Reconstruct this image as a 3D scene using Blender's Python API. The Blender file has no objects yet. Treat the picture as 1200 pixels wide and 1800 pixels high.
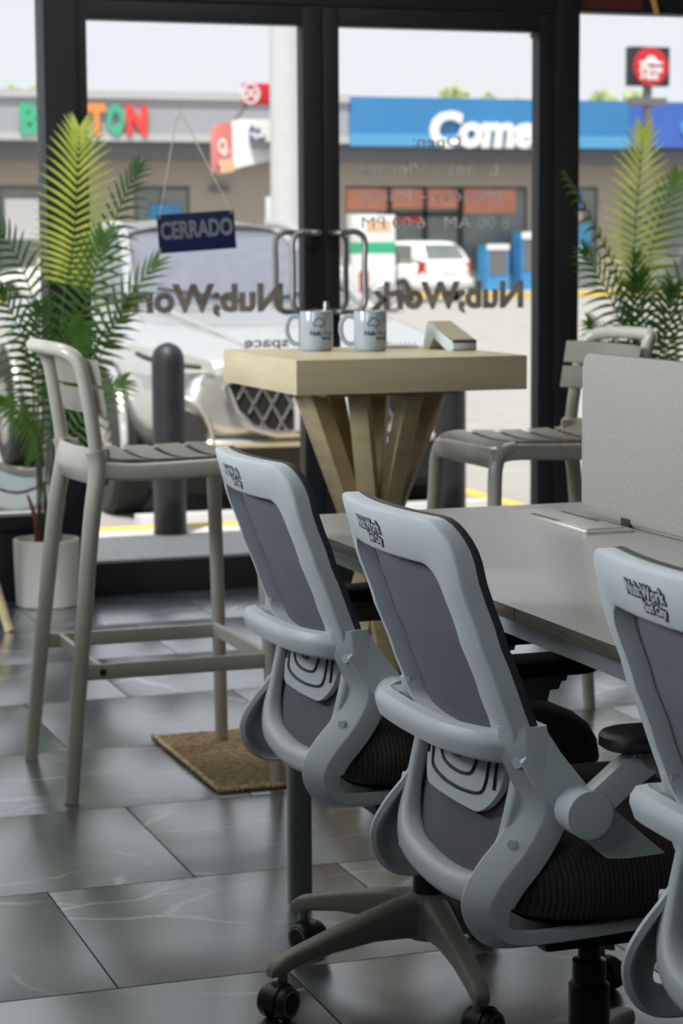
import bpy, bmesh, math, random
from mathutils import Vector, Matrix
random.seed(7)
PI = math.pi
S = bpy.context.scene
COL = S.collection

# ------------------------------------------------------------------ camera
F_PX, YAW, PITCH, ROLL, CAM_H = 3855.92, 0.3327, 0.1187, -0.0059, 1.247
cy_, sy_ = math.cos(YAW), math.sin(YAW)
fwd = Vector((sy_ * math.cos(PITCH), cy_ * math.cos(PITCH), -math.sin(PITCH)))
rt0 = Vector((cy_, -sy_, 0)); up0 = rt0.cross(fwd)
rt = math.cos(ROLL) * rt0 + math.sin(ROLL) * up0
up = -math.sin(ROLL) * rt0 + math.cos(ROLL) * up0
cd = bpy.data.cameras.new('camera'); cam = bpy.data.objects.new('camera', cd); COL.objects.link(cam)
cam.matrix_world = Matrix(((rt.x, up.x, -fwd.x, 0), (rt.y, up.y, -fwd.y, 0), (rt.z, up.z, -fwd.z, CAM_H), (0, 0, 0, 1)))
cd.sensor_fit = 'VERTICAL'; cd.sensor_height = 36; cd.sensor_width = 24
cd.lens = F_PX / 1800 * 36
cd.clip_start = .05; cd.clip_end = 400
cd.dof.use_dof = True; cd.dof.focus_distance = 2.95; cd.dof.aperture_fstop = 9.5
S.camera = cam

# ------------------------------------------------------------------ world, sun, exposure
S.view_settings.view_transform = 'Standard'; S.view_settings.look = 'None'
S.view_settings.gamma = 1; S.view_settings.use_curve_mapping = False
S.view_settings.exposure = 0.0
wd = bpy.data.worlds.new('sky'); S.world = wd; wd.use_nodes = True
nt = wd.node_tree; nt.nodes.clear()
wo = nt.nodes.new('ShaderNodeOutputWorld'); bg = nt.nodes.new('ShaderNodeBackground')
tc = nt.nodes.new('ShaderNodeTexCoord'); sx = nt.nodes.new('ShaderNodeSeparateXYZ')
cr_ = nt.nodes.new('ShaderNodeValToRGB')
cr_.color_ramp.elements[0].position = 0.0; cr_.color_ramp.elements[0].color = (.84, .87, .90, 1)
cr_.color_ramp.elements[1].position = 0.9; cr_.color_ramp.elements[1].color = (.66, .74, .86, 1)
nt.links.new(tc.outputs['Generated'], sx.inputs[0]); nt.links.new(sx.outputs['Z'], cr_.inputs[0])
nt.links.new(cr_.outputs[0], bg.inputs[0]); bg.inputs[1].default_value = 1.08
nt.links.new(bg.outputs[0], wo.inputs[0])
sd = bpy.data.lights.new('sun', 'SUN'); so = bpy.data.objects.new('sun', sd); COL.objects.link(so)
sd.energy = 5.8; sd.angle = .01; sd.color = (1, .95, .86)
so.rotation_euler = Vector((.25, .36, -.90)).to_track_quat('-Z', 'Y').to_euler()

def area(name, loc, direc, sx_, sy2, power, colr):
    l = bpy.data.lights.new(name, 'AREA'); l.shape = 'RECTANGLE'; l.size = sx_; l.size_y = sy2
    l.energy = power; l.color = colr
    o = bpy.data.objects.new(name, l); COL.objects.link(o); o.location = loc
    o.rotation_euler = Vector(direc).to_track_quat('-Z', 'Z').to_euler(); return o
# daylight at the unseen side window, and fill lamps added under the ceiling
area('side_window_daylight_fill', (-2.42, 4.4, 2.0), (1, -.08, -.25), 4.7, 1.25, 520, (.88, .95, 1.0))
area('side_window_daylight_fill', (-2.42, .4, 2.0), (1, .35, -.25), 2.4, 1.25, 80, (.88, .95, 1.0))  # extra fill lamp, added to brighten the office chair brackets
area('ceiling_fill_light', (.2, 5.9, 2.84), (0, 0, -1), 1.2, .6, 22, (1, .96, .90))
area('ceiling_fill_light', (2.4, 5.9, 2.84), (0, 0, -1), 1.2, .6, 22, (1, .96, .90))
area('ceiling_fill_light', (.2, 3.4, 2.84), (0, 0, -1), 1.2, .6, 7, (1, .96, .90))

# ------------------------------------------------------------------ materials
MATS = {}
def mat(name, base, rough=.5, metal=0, var=.06, scale=8, bump=0, bscale=60, coat=0, spec=.5, stretch=(1, 1, 1), emis=None, alpha=None):
    if name in MATS: return MATS[name]
    m = bpy.data.materials.new(name); m.use_nodes = True
    n = m.node_tree; b = n.nodes['Principled BSDF']
    b.inputs['Roughness'].default_value = rough; b.inputs['Metallic'].default_value = metal
    b.inputs['Specular IOR Level'].default_value = spec
    if coat: b.inputs['Coat Weight'].default_value = coat; b.inputs['Coat Roughness'].default_value = .05
    t = n.nodes.new('ShaderNodeTexCoord'); mp = n.nodes.new('ShaderNodeMapping')
    mp.inputs['Scale'].default_value = stretch
    n.links.new(t.outputs['Object'], mp.inputs[0])
    nz = n.nodes.new('ShaderNodeTexNoise'); nz.inputs['Scale'].default_value = scale; nz.inputs['Detail'].default_value = 4
    n.links.new(mp.outputs[0], nz.inputs['Vector'])
    r = n.nodes.new('ShaderNodeValToRGB')
    r.color_ramp.elements[0].position = .3; r.color_ramp.elements[1].position = .7
    r.color_ramp.elements[0].color = tuple(max(0, c * (1 - var)) for c in base) + (1,)
    r.color_ramp.elements[1].color = tuple(min(1, c * (1 + var)) for c in base) + (1,)
    n.links.new(nz.outputs['Fac'], r.inputs[0]); n.links.new(r.outputs[0], b.inputs['Base Color'])
    if bump:
        z2 = n.nodes.new('ShaderNodeTexNoise'); z2.inputs['Scale'].default_value = bscale; z2.inputs['Detail'].default_value = 3
        n.links.new(mp.outputs[0], z2.inputs['Vector'])
        bp = n.nodes.new('ShaderNodeBump'); bp.inputs['Strength'].default_value = bump; bp.inputs['Distance'].default_value = .002
        n.links.new(z2.outputs['Fac'], bp.inputs['Height']); n.links.new(bp.outputs[0], b.inputs['Normal'])
    if emis: b.inputs['Emission Color'].default_value = (*emis[0], 1); b.inputs['Emission Strength'].default_value = emis[1]
    MATS[name] = m; return m

def ribbed(name, c0, c1, axis, freq, rough=.8, bump=.5):
    """woven fabric / mesh with fine parallel ribs"""
    m = bpy.data.materials.new(name); m.use_nodes = True; n = m.node_tree; b = n.nodes['Principled BSDF']
    b.inputs['Roughness'].default_value = rough; b.inputs['Specular IOR Level'].default_value = .3
    t = n.nodes.new('ShaderNodeTexCoord'); w = n.nodes.new('ShaderNodeTexWave')
    w.bands_direction = axis; w.inputs['Scale'].default_value = freq; w.inputs['Distortion'].default_value = 0
    n.links.new(t.outputs['Object'], w.inputs['Vector'])
    r = n.nodes.new('ShaderNodeValToRGB'); r.color_ramp.elements[0].color = (*c0, 1); r.color_ramp.elements[1].color = (*c1, 1)
    n.links.new(w.outputs['Fac'], r.inputs[0]); n.links.new(r.outputs[0], b.inputs['Base Color'])
    bp = n.nodes.new('ShaderNodeBump'); bp.inputs['Strength'].default_value = bump; bp.inputs['Distance'].default_value = .001
    n.links.new(w.outputs['Fac'], bp.inputs['Height']); n.links.new(bp.outputs[0], b.inputs['Normal'])
    MATS[name] = m; return m

def glassmat(name, tint, refl=1.0, ior=1.4):
    m = bpy.data.materials.new(name); m.use_nodes = True; n = m.node_tree; n.nodes.clear()
    o = n.nodes.new('ShaderNodeOutputMaterial'); mx = n.nodes.new('ShaderNodeMixShader')
    tr = n.nodes.new('ShaderNodeBsdfTransparent'); tr.inputs[0].default_value = (*tint, 1)
    gl = n.nodes.new('ShaderNodeBsdfGlossy'); gl.inputs['Roughness'].default_value = .02
    fr = n.nodes.new('ShaderNodeFresnel'); fr.inputs[0].default_value = ior
    ml = n.nodes.new('ShaderNodeMath'); ml.operation = 'MULTIPLY'; ml.inputs[1].default_value = refl
    n.links.new(fr.outputs[0], ml.inputs[0]); n.links.new(ml.outputs[0], mx.inputs[0])
    n.links.new(tr.outputs[0], mx.inputs[1]); n.links.new(gl.outputs[0], mx.inputs[2]); n.links.new(mx.outputs[0], o.inputs[0])
    MATS[name] = m; return m

def leafmat(name, c, tl):
    m = bpy.data.materials.new(name); m.use_nodes = True; n = m.node_tree; n.nodes.clear()
    o = n.nodes.new('ShaderNodeOutputMaterial'); mx = n.nodes.new('ShaderNodeMixShader'); mx.inputs[0].default_value = .55
    pb = n.nodes.new('ShaderNodeBsdfPrincipled'); pb.inputs['Roughness'].default_value = .45
    tb = n.nodes.new('ShaderNodeBsdfTranslucent')
    t = n.nodes.new('ShaderNodeTexCoord'); nz = n.nodes.new('ShaderNodeTexNoise'); nz.inputs['Scale'].default_value = 14
    n.links.new(t.outputs['Object'], nz.inputs['Vector'])
    for tgt, cc in ((pb.inputs['Base Color'], c), (tb.inputs[0], tl)):
        r = n.nodes.new('ShaderNodeValToRGB'); r.color_ramp.elements[0].position = .35; r.color_ramp.elements[1].position = .65
        r.color_ramp.elements[0].color = tuple(x * .8 for x in cc) + (1,); r.color_ramp.elements[1].color = tuple(min(1, x * 1.15) for x in cc) + (1,)
        n.links.new(nz.outputs['Fac'], r.inputs[0]); n.links.new(r.outputs[0], tgt)
    n.links.new(pb.outputs[0], mx.inputs[1]); n.links.new(tb.outputs[0], mx.inputs[2]); n.links.new(mx.outputs[0], o.inputs[0])
    MATS[name] = m; return m

def tilemat():
    m = bpy.data.materials.new('slate_tile'); m.use_nodes = True; n = m.node_tree; b = n.nodes['Principled BSDF']
    L = n.links.new; N = n.nodes.new
    t = N('ShaderNodeTexCoord'); oi = N('ShaderNodeObjectInfo'); ad = N('ShaderNodeVectorMath'); ad.operation = 'ADD'
    cx = N('ShaderNodeCombineXYZ'); mu = N('ShaderNodeMath'); mu.operation = 'MULTIPLY'; mu.inputs[1].default_value = 53
    L(oi.outputs['Random'], mu.inputs[0])
    for i in range(3): L(mu.outputs[0], cx.inputs[i])
    L(t.outputs['Object'], ad.inputs[0]); L(cx.outputs[0], ad.inputs[1])
    n1 = N('ShaderNodeTexNoise'); n1.inputs['Scale'].default_value = 5; n1.inputs['Detail'].default_value = 8; n1.inputs['Roughness'].default_value = .65
    L(ad.outputs[0], n1.inputs['Vector'])
    r1 = N('ShaderNodeValToRGB'); r1.color_ramp.elements[0].position = .3; r1.color_ramp.elements[1].position = .75
    r1.color_ramp.elements[0].color = (.030, .039, .050, 1); r1.color_ramp.elements[1].color = (.080, .098, .118, 1)
    L(n1.outputs['Fac'], r1.inputs[0])
    # veins: thin edges of a warped voronoi, kept only in places
    n2 = N('ShaderNodeTexNoise'); n2.inputs['Scale'].default_value = 2.2; n2.inputs['Detail'].default_value = 5
    L(ad.outputs[0], n2.inputs['Vector'])
    mxv = N('ShaderNodeMix'); mxv.data_type = 'VECTOR'; mxv.inputs['Factor'].default_value = .22
    L(ad.outputs[0], mxv.inputs[4]); L(n2.outputs['Color'], mxv.inputs[5])
    mpv = N('ShaderNodeMapping'); mpv.inputs['Rotation'].default_value = (0, 0, .6); mpv.inputs['Scale'].default_value = (1.0, 2.6, 1)
    L(mxv.outputs[1], mpv.inputs[0])
    vo = N('ShaderNodeTexVoronoi'); vo.feature = 'DISTANCE_TO_EDGE'; vo.inputs['Scale'].default_value = 1.7
    L(mpv.outputs[0], vo.inputs['Vector'])
    r2 = N('ShaderNodeValToRGB'); r2.color_ramp.elements[0].position = .0; r2.color_ramp.elements[0].color = (1, 1, 1, 1)
    r2.color_ramp.elements[1].position = .020; r2.color_ramp.elements[1].color = (0, 0, 0, 1)
    L(vo.outputs['Distance'], r2.inputs[0])
    n3 = N('ShaderNodeTexNoise'); n3.inputs['Scale'].default_value = 3.3; L(ad.outputs[0], n3.inputs['Vector'])
    r3 = N('ShaderNodeValToRGB'); r3.color_ramp.elements[0].position = .46; r3.color_ramp.elements[1].position = .6
    L(n3.outputs['Fac'], r3.inputs[0])
    mm = N('ShaderNodeMath'); mm.operation = 'MULTIPLY'; L(r2.outputs[0], mm.inputs[0]); L(r3.outputs[0], mm.inputs[1])
    m3 = N('ShaderNodeMath'); m3.operation = 'MULTIPLY'; m3.inputs[1].default_value = .85; L(mm.outputs[0], m3.inputs[0])
    mix = N('ShaderNodeMix'); mix.data_type = 'RGBA'; L(m3.outputs[0], mix.inputs[0]); L(r1.outputs[0], mix.inputs[6]); mix.inputs[7].default_value = (.55, .57, .57, 1)
    L(mix.outputs[2], b.inputs['Base Color'])
    r4 = N('ShaderNodeValToRGB'); r4.color_ramp.elements[0].color = (.22, .22, .22, 1); r4.color_ramp.elements[1].color = (.36, .36, .36, 1)
    L(n1.outputs['Fac'], r4.inputs[0]); L(r4.outputs[0], b.inputs['Roughness'])
    bp = N('ShaderNodeBump'); bp.inputs['Strength'].default_value = .05; bp.inputs['Distance'].default_value = .003
    L(n1.outputs['Fac'], bp.inputs['Height']); L(bp.outputs[0], b.inputs['Normal'])
    b.inputs['IOR'].default_value = 2.0
    b.inputs['Coat Weight'].default_value = 1.0; b.inputs['Coat Roughness'].default_value = .24; b.inputs['Coat IOR'].default_value = 2.1
    MATS['slate_tile'] = m; return m

M_TILE = tilemat()
M_GROUT = mat('grout', (.02, .02, .022), .9)
M_PLAST = mat('pale_grey_plastic', (.56, .61, .63), .42, var=.03, bump=.05, bscale=400)
M_PLAST2 = mat('base_plastic', (.24, .235, .195), .45, var=.04, bump=.05, bscale=300)
M_MESH = ribbed('back_mesh', (.12, .12, .135), (.22, .22, .245), 'Z', 150)
M_SEAT = ribbed('seat_fabric', (.022, .020, .019), (.060, .052, .048), 'X', 48, bump=.25)
M_BLACK = mat('black_plastic', (.015, .015, .017), .45, var=.1)
M_DKRUB = mat('dark_trim', (.03, .033, .04), .6, var=.15, scale=90)
M_CHROME = mat('brushed_steel', (.36, .35, .33), .4, .85, var=.03)
M_GAS = mat('gas_lift_black', (.02, .02, .022), .3, 0, var=.1)
M_WHEEL = mat('wheel_grey', (.16, .16, .16), .5)
M_STOOL = mat('warm_grey_plastic', (.48, .465, .40), .24, var=.03, bump=.015, bscale=500)
M_WOOD = mat('pale_oak', (.56, .44, .25), .45, var=.17, scale=5, stretch=(1, 1, 7), bump=.1, bscale=30)
M_WOODT = mat('pale_oak_top', (.60, .50, .31), .42, var=.10, scale=4, stretch=(1.2, 1.2, 9), bump=.06, bscale=30)
M_DESK = mat('desk_laminate', (.42, .405, .395), .27, var=.025, scale=9, stretch=(14, 1, 1), bump=.02, bscale=300)
M_DEDGE = mat('desk_edge_band', (.16, .145, .115), .5, var=.4, scale=10, stretch=(1, 2, 60))
M_RAIL = mat('desk_frame_metal', (.56, .60, .62), .4, .1, var=.03)
M_LEGM = mat('desk_leg_metal', (.20, .22, .22), .4, .4, var=.04)
M_FELT = mat('screen_fabric', (.29, .282, .252), .9, var=.1, scale=160, bump=.5, bscale=300)
M_ALU = mat('aluminium', (.58, .57, .53), .35, .8, var=.03)
M_MUG = mat('mug_glaze', (.37, .42, .46), .18, var=.02, coat=.4)
M_NAVY = mat('navy_print', (.012, .025, .12), .5)
M_GPRINT = mat('grey_print', (.22, .23, .24), .5)
M_WHITE = mat('white_paint', (.55, .55, .56), .5, var=.03)
M_POT = mat('white_ceramic', (.60, .59, .55), .55, var=.03)
M_SOIL = mat('potting_bark', (.10, .06, .035), .95, var=.5, scale=40, bump=1, bscale=40)
M_STEM = mat('palm_stem', (.06, .09, .025), .6, var=.3, scale=20)
M_BROWN = mat('palm_sheath', (.10, .025, .015), .7, var=.4, scale=30)
M_LEAFB = leafmat('leaf_backlit', (.50, .62, .09), (.92, 1.0, .16))  # backlit glow of the top fronds is put into this colour
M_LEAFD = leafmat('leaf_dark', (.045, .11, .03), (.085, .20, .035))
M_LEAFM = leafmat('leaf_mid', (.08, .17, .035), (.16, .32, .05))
M_FRAME = mat('black_aluminium', (.010, .011, .013), .5, .0, var=.1, spec=.35)
M_GLASS = glassmat('window_glass', (.985, .99, .99), .5)
M_VINYL = leafmat('grey_vinyl', (.22, .20, .185), (.62, .56, .51))
M_VINYLP = leafmat('pale_vinyl', (.45, .44, .42), (.80, .79, .76))
M_MINT = mat('frosted_mint_vinyl', (.56, .68, .66), .6, var=.02)
M_FROST = mat('frosted_white_vinyl', (.70, .74, .73), .6, var=.02)
M_SIGNB = mat('sign_blue', (.006, .017, .07), .4)
M_SIGNT = mat('sign_lettering', (.19, .215, .245), .5)
M_CORD = mat('clear_cord', (.6, .6, .58), .4)
M_JUTE = mat('jute_weave', (.52, .40, .24), .95, var=.45, scale=70, bump=1, bscale=120)
M_PAVE = mat('paving_concrete', (.58, .55, .51), .85, var=.15, scale=30, bump=.3, bscale=150)
M_ROAD = mat('pale_road', (.34, .325, .30), .9, var=.08, scale=2, bump=.3, bscale=80)
M_YEL = mat('yellow_paint', (.75, .50, .06), .7, var=.15, scale=10)
M_BOLL = mat('bollard_black', (.017, .019, .023), .5, var=.2, scale=20)
M_SILV = mat('silver_paint', (.60, .595, .58), .24, .55, var=.02, coat=.7)
M_CGLASS = mat('car_glass', (.17, .18, .22), .12, 0, var=.08)
M_CDARK = mat('car_black', (.02, .02, .02), .5)
M_GRILLE = mat('grille_chrome', (.55, .53, .50), .25, .9)
M_TYRE = mat('tyre', (.025, .024, .023), .8)
M_LAMP = mat('headlamp', (.75, .75, .73), .1, coat=1)
M_RED = mat('red_lens', (.45, .03, .03), .3)
M_CARW = mat('white_car_paint', (.82, .81, .79), .3, var=.02, coat=.5)
M_CARG = mat('dark_car_paint', (.07, .08, .10), .3, coat=.5)
M_BGREY = mat('fascia_grey', (.34, .35, .38), .7, var=.03, scale=.6)
M_BGREYL = mat('fascia_trim', (.46, .46, .47), .7, var=.03, scale=.6)
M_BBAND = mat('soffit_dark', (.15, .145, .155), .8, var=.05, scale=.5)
M_BTAN = mat('wall_tan', (.36, .32, .27), .85, var=.05, scale=.6)
M_BBLUE = mat('fascia_blue', (.04, .21, .45), .5, var=.10, scale=.35)
M_BBLUE2 = mat('fascia_light_blue', (.09, .33, .58), .5, var=.08, scale=.5)
M_BBLUE3 = mat('fascia_deep_blue', (.05, .13, .48), .5, var=.06, scale=.5)
M_DKGL = mat('shop_glass', (.17, .19, .18), .12, var=.25, scale=.9)
M_ORRED = mat('poster_orange_red', (.62, .24, .16), .6, var=.12, scale=1.2)
M_POSTB = mat('poster_blue', (.05, .26, .55), .6, var=.2, scale=2)
M_SIGNW = mat('sign_white', (.80, .80, .80), .5, var=.02)
M_LGREEN = mat('letter_green', (.06, .42, .24), .5)
M_LORANGE = mat('letter_orange', (.85, .27, .06), .5)
M_LRED = mat('letter_red', (.75, .06, .06), .5)
M_GREENP = mat('pump_green', (.03, .42, .20), .5)
M_SRED = mat('sign_red', (.55, .02, .03), .5)
M_SPINK = mat('sign_coral', (.66, .20, .17), .5, var=.08, scale=3)
M_SPEACH = mat('sign_peach', (.72, .45, .28), .5)
M_TREE = mat('hazed_tree_leaves', (.30, .36, .17), .9, var=.35, scale=2.2, bump=1, bscale=6)  # muted by distance haze put into the leaf colour
M_TRUNK = mat('tree_bark', (.12, .09, .06), .9)
M_WALLI = mat('interior_plaster', (.16, .16, .155), .85)
M_CEIL = mat('ceiling_paint', (.42, .42, .41), .9)
M_MAROON = mat('maroon_awning_and_reflection', (.09, .012, .012), .6, var=.3, scale=3)
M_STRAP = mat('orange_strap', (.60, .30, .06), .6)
M_SCREENB = mat('terminal_screen', (.52, .47, .33), .22, var=.05)
M_LEATHERW = mat('terminal_white', (.50, .55, .54), .35)
M_PAPER = mat('paper', (.66, .67, .68), .8)

# ------------------------------------------------------------------ mesh helpers
def sharpen(bm, ang=math.radians(38)):
    for f in bm.faces: f.smooth = True
    for e in bm.edges:
        if len(e.link_faces) == 2:
            try:
                if e.calc_face_angle() > ang: e.smooth = False
            except ValueError: pass

def obj(name, bm, m, parent=None, smooth=True, bevel=0, recalc=True, loc=None, rot=None):
    if recalc: bmesh.ops.recalc_face_normals(bm, faces=bm.faces[:])
    if bevel:
        es = [e for e in bm.edges if len(e.link_faces) == 2 and e.calc_face_angle(0) > .6]
        if es: bmesh.ops.bevel(bm, geom=es, offset=bevel, segments=2, affect='EDGES', profile=.7, clamp_overlap=True)
    if smooth: sharpen(bm)
    me = bpy.data.meshes.new(name); bm.to_mesh(me); bm.free()
    for mm in (m if isinstance(m, (list, tuple)) else [m]): me.materials.append(mm)
    o = bpy.data.objects.new(name, me); COL.objects.link(o)
    if parent: o.parent = parent
    if loc: o.location = loc
    if rot: o.rotation_euler = rot
    return o

def B(): return bmesh.new()

def box(bm, c, s, rot=None):
    """axis box: centre c, full size s"""
    mt = Matrix.Translation(c)
    if rot is not None: mt = mt @ (rot.to_4x4() if isinstance(rot, Matrix) else Matrix.Rotation(rot, 4, 'Z'))
    r = bmesh.ops.create_cube(bm, size=1, matrix=mt @ Matrix.Diagonal((*s, 1)))
    return bm

def box2(bm, a, b):
    return box(bm, [(p + q) / 2 for p, q in zip(a, b)], [abs(q - p) for p, q in zip(a, b)])

def rings(bm, rs, closed=True, cap=True, wrap=False):
    """bridge a list of vertex-coordinate rings"""
    vs = [[bm.verts.new(p) for p in r] for r in rs]
    n = len(rs[0]); idx = range(len(vs) - (0 if wrap else 1))
    for i in idx:
        a, b = vs[i], vs[(i + 1) % len(vs)]
        for j in range(n if closed else n - 1):
            k = (j + 1) % n
            try: bm.faces.new((a[j], a[k], b[k], b[j]))
            except ValueError: pass
    if cap and not wrap:
        bm.faces.new(vs[0][::-1]); bm.faces.new(vs[-1])
    return bm

def smooth_path(pts, n=8):
    P = [Vector(p) for p in pts]; out = []
    for i in range(len(P) - 1):
        p0 = P[max(i - 1, 0)]; p1 = P[i]; p2 = P[i + 1]; p3 = P[min(i + 2, len(P) - 1)]
        for k in range(n):
            t = k / n
            out.append(.5 * ((2 * p1) + (p2 - p0) * t + (2 * p0 - 5 * p1 + 4 * p2 - p3) * t * t + (3 * p1 - p0 - 3 * p2 + p3) * t ** 3))
    out.append(P[-1]); return out

def sweep(bm, path, sec, hint=(0, 0, 1), scale=None, closed=False):
    """sweep 2-D section [(a,b)] along a path; a along side = t x hint, b along up"""
    path = [Vector(p) for p in path]; n = len(path); rs = []; H = Vector(hint)
    for i, p in enumerate(path):
        if closed: t = path[(i + 1) % n] - path[i - 1]
        else: t = path[min(i + 1, n - 1)] - path[max(i - 1, 0)]
        t.normalize(); s = t.cross(H)
        if s.length < 1e-4: s = t.cross(Vector((1, 0, 0)))
        s.normalize(); u = s.cross(t)
        k = scale[i] if scale else 1
        rs.append([p + s * (a * k) + u * (b * k) for a, b in sec])
    return rings(bm, rs, wrap=closed)

def circ(r, n=10, ry=None): return [(r * math.cos(2 * PI * i / n), (ry or r) * math.sin(2 * PI * i / n)) for i in range(n)]

def rr(w, h, r, n=4, sub=1):
    """rounded rectangle loop (2-D), full size w x h, with straight edges subdivided"""
    out = []
    cs = [(w / 2 - r, h / 2 - r, 0), (-w / 2 + r, h / 2 - r, 90), (-w / 2 + r, -h / 2 + r, 180), (w / 2 - r, -h / 2 + r, 270)]
    for q, (cx, cz, a0) in enumerate(cs):
        arc = [(cx + r * math.cos(math.radians(a0 + 90 * i / n)), cz + r * math.sin(math.radians(a0 + 90 * i / n))) for i in range(n + 1)]
        out += arc
        nx, nz, na = cs[(q + 1) % 4]
        e = (nx + r * math.cos(math.radians(na)), nz + r * math.sin(math.radians(na)))
        for k in range(1, sub): out.append((arc[-1][0] + (e[0] - arc[-1][0]) * k / sub, arc[-1][1] + (e[1] - arc[-1][1]) * k / sub))
    return out

def tube(bm, path, r, n=10, scale=None, closed=False):
    """round tube with parallel-transported frames (no twisting)"""
    path = [Vector(p) for p in path]; N = len(path); rs = []; u = None
    for i, p in enumerate(path):
        t = (path[(i + 1) % N] - path[i - 1]) if closed else (path[min(i + 1, N - 1)] - path[max(i - 1, 0)])
        t.normalize()
        if u is None: u = t.orthogonal().normalized()
        u = (u - t * u.dot(t)); u = u.normalized() if u.length > 1e-6 else t.orthogonal().normalized()
        v = t.cross(u); k = r * (scale[i] if scale else 1)
        rs.append([p + u * (k * math.cos(2 * PI * j / n)) + v * (k * math.sin(2 * PI * j / n)) for j in range(n)])
    return rings(bm, rs, wrap=closed)

def cyl(bm, p0, p1, r0, r1=None, n=20):
    p0, p1 = Vector(p0), Vector(p1); t = (p1 - p0).normalized()
    h = Vector((0, 0, 1)) if abs(t.z) < .9 else Vector((1, 0, 0))
    s = t.cross(h).normalized(); u = s.cross(t); r1 = r0 if r1 is None else r1
    return rings(bm, [[p + s * r * math.cos(2 * PI * i / n) + u * r * math.sin(2 * PI * i / n) for i in range(n)] for p, r in ((p0, r0), (p1, r1))])

def lathe(bm, prof, c=(0, 0, 0), n=32, cap=True):
    c = Vector(c)
    return rings(bm, [[c + Vector((r * math.cos(2 * PI * i / n), r * math.sin(2 * PI * i / n), z)) for i in range(n)] for r, z in prof], cap=cap)

def prism(bm, poly, y0, y1):
    """polygon in x,z extruded along y"""
    return rings(bm, [[(x, y0, z) for x, z in poly], [(x, y1, z) for x, z in poly]])

def prism_z(bm, poly, z0, z1): return rings(bm, [[(x, y, z0) for x, y in poly], [(x, y, z1) for x, y in poly]])

def grid(bm, fn, nu, nv, thick=None):
    """surface fn(u,v) over the unit square"""
    v = [[bm.verts.new(fn(i / nu, j / nv)) for j in range(nv + 1)] for i in range(nu + 1)]
    for i in range(nu):
        for j in range(nv): bm.faces.new((v[i][j], v[i + 1][j], v[i + 1][j + 1], v[i][j + 1]))
    if thick:
        ret = bmesh.ops.solidify(bm, geom=bm.faces[:], thickness=thick)
    return bm

def text_bm(body, size, extrude=.001, offset=0, align='LEFT', spacing=1.0, line=1.0):
    cu = bpy.data.curves.new('t', 'FONT'); cu.body = body; cu.size = size; cu.extrude = extrude; cu.offset = offset
    cu.align_x = align; cu.space_character = spacing; cu.space_line = line; cu.resolution_u = 3
    o = bpy.data.objects.new('t', cu); COL.objects.link(o)
    bpy.context.view_layer.update()
    me = bpy.data.meshes.new_from_object(o.evaluated_get(bpy.context.evaluated_depsgraph_get()))
    bm = B(); bm.from_mesh(me)
    bpy.data.objects.remove(o); bpy.data.curves.remove(cu); bpy.data.meshes.remove(me)
    return bm

def dilate(body, size, r, extrude, **k):
    bm = B(); 
    src = text_bm(body, size, extrude, 0, **k); me = bpy.data.meshes.new('tmp'); src.to_mesh(me); src.free()
    for i in range(10):
        n0 = len(bm.verts); bm.from_mesh(me); bm.verts.ensure_lookup_table()
        d = Vector((r * math.cos(2 * PI * i / 10), r * math.sin(2 * PI * i / 10), 0))
        for v in bm.verts[n0:]: v.co += d
    bpy.data.meshes.remove(me); return bm

def fit_text(bm, x0, x1, z0, z1, y, mirror=False, shear=0):
    """place text upright in the plane y, filling x0..x1 and z0..z1; readable from -y, or mirrored"""
    xs = [v.co.x for v in bm.verts]; ys = [v.co.y for v in bm.verts]
    ax, bx, ay, by = min(xs), max(xs), min(ys), max(ys)
    for v in bm.verts:
        u = (v.co.x - ax) / (bx - ax); w = (v.co.y - ay) / (by - ay)
        if mirror: u = 1 - u
        v.co = Vector((x0 + (x1 - x0) * u + shear * (w - .5) * (z1 - z0), y - v.co.z, z0 + (z1 - z0) * w))
    bmesh.ops.recalc_face_normals(bm, faces=bm.faces[:]); return bm

def tag(o, label=None, cat=None, group=None, kind=None):
    if label: o['label'] = label
    if cat: o['category'] = cat
    if group: o['group'] = group
    if kind: o['kind'] = kind
    return o

def empty(name, loc=(0, 0, 0), rz=0):
    o = bpy.data.objects.new(name, None); COL.objects.link(o); o.location = loc; o.rotation_euler = (0, 0, rz); o.empty_display_size = .1; return o

def copy_tree(o, parent=None):
    c = o.copy(); COL.objects.link(c)
    if parent: c.parent = parent
    for ch in list(o.children): copy_tree(ch, c)
    return c

def struct(name, bm, m, parent=None, **k):
    o = obj(name, bm, m, parent, **k)
    if not parent: o['kind'] = 'structure'
    return o

# ================================================================== SETTING: floor, ceiling, walls
YF = 7.78                      # inner face of the shop front
floor = struct('floor', box2(B(), (-2.6, -2.5, -.12), (6.2, YF + .1, -.004)), M_GROUT)
TS, U0, V0 = .6, 1.1174, 4.7452
tile_me = None
for row in range(-5, 6):
    y0 = V0 + row * TS - TS               # row r spans y0 .. y0+TS
    off = 0 if row % 2 == 0 else .3
    for col in range(-5, 9):
        x0 = U0 + off + col * TS
        x1 = x0 + TS; y1 = y0 + TS
        if y0 > YF or x0 > 6.1 or x1 < -2.4: continue
        yy = min(y1, YF + .02)
        if y1 <= YF + .02 and tile_me:
            o = bpy.data.objects.new('tile', tile_me); COL.objects.link(o)
        else:
            g = .0016
            o = obj('tile', box2(B(), (-TS / 2 + g, -TS / 2 + g, -.006), (TS / 2 - g, (yy - y0) - TS / 2 - g, 0)), M_TILE, bevel=.0008)
            if yy == y1: tile_me = o.data
        o.location = (x0 + TS / 2, y0 + TS / 2, random.uniform(-.0003, .0003)); o.parent = floor
ce = struct('ceiling', box2(B(), (-2.6, -2.5, 2.9), (6.2, YF + .25, 3.2)), M_CEIL)
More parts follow.
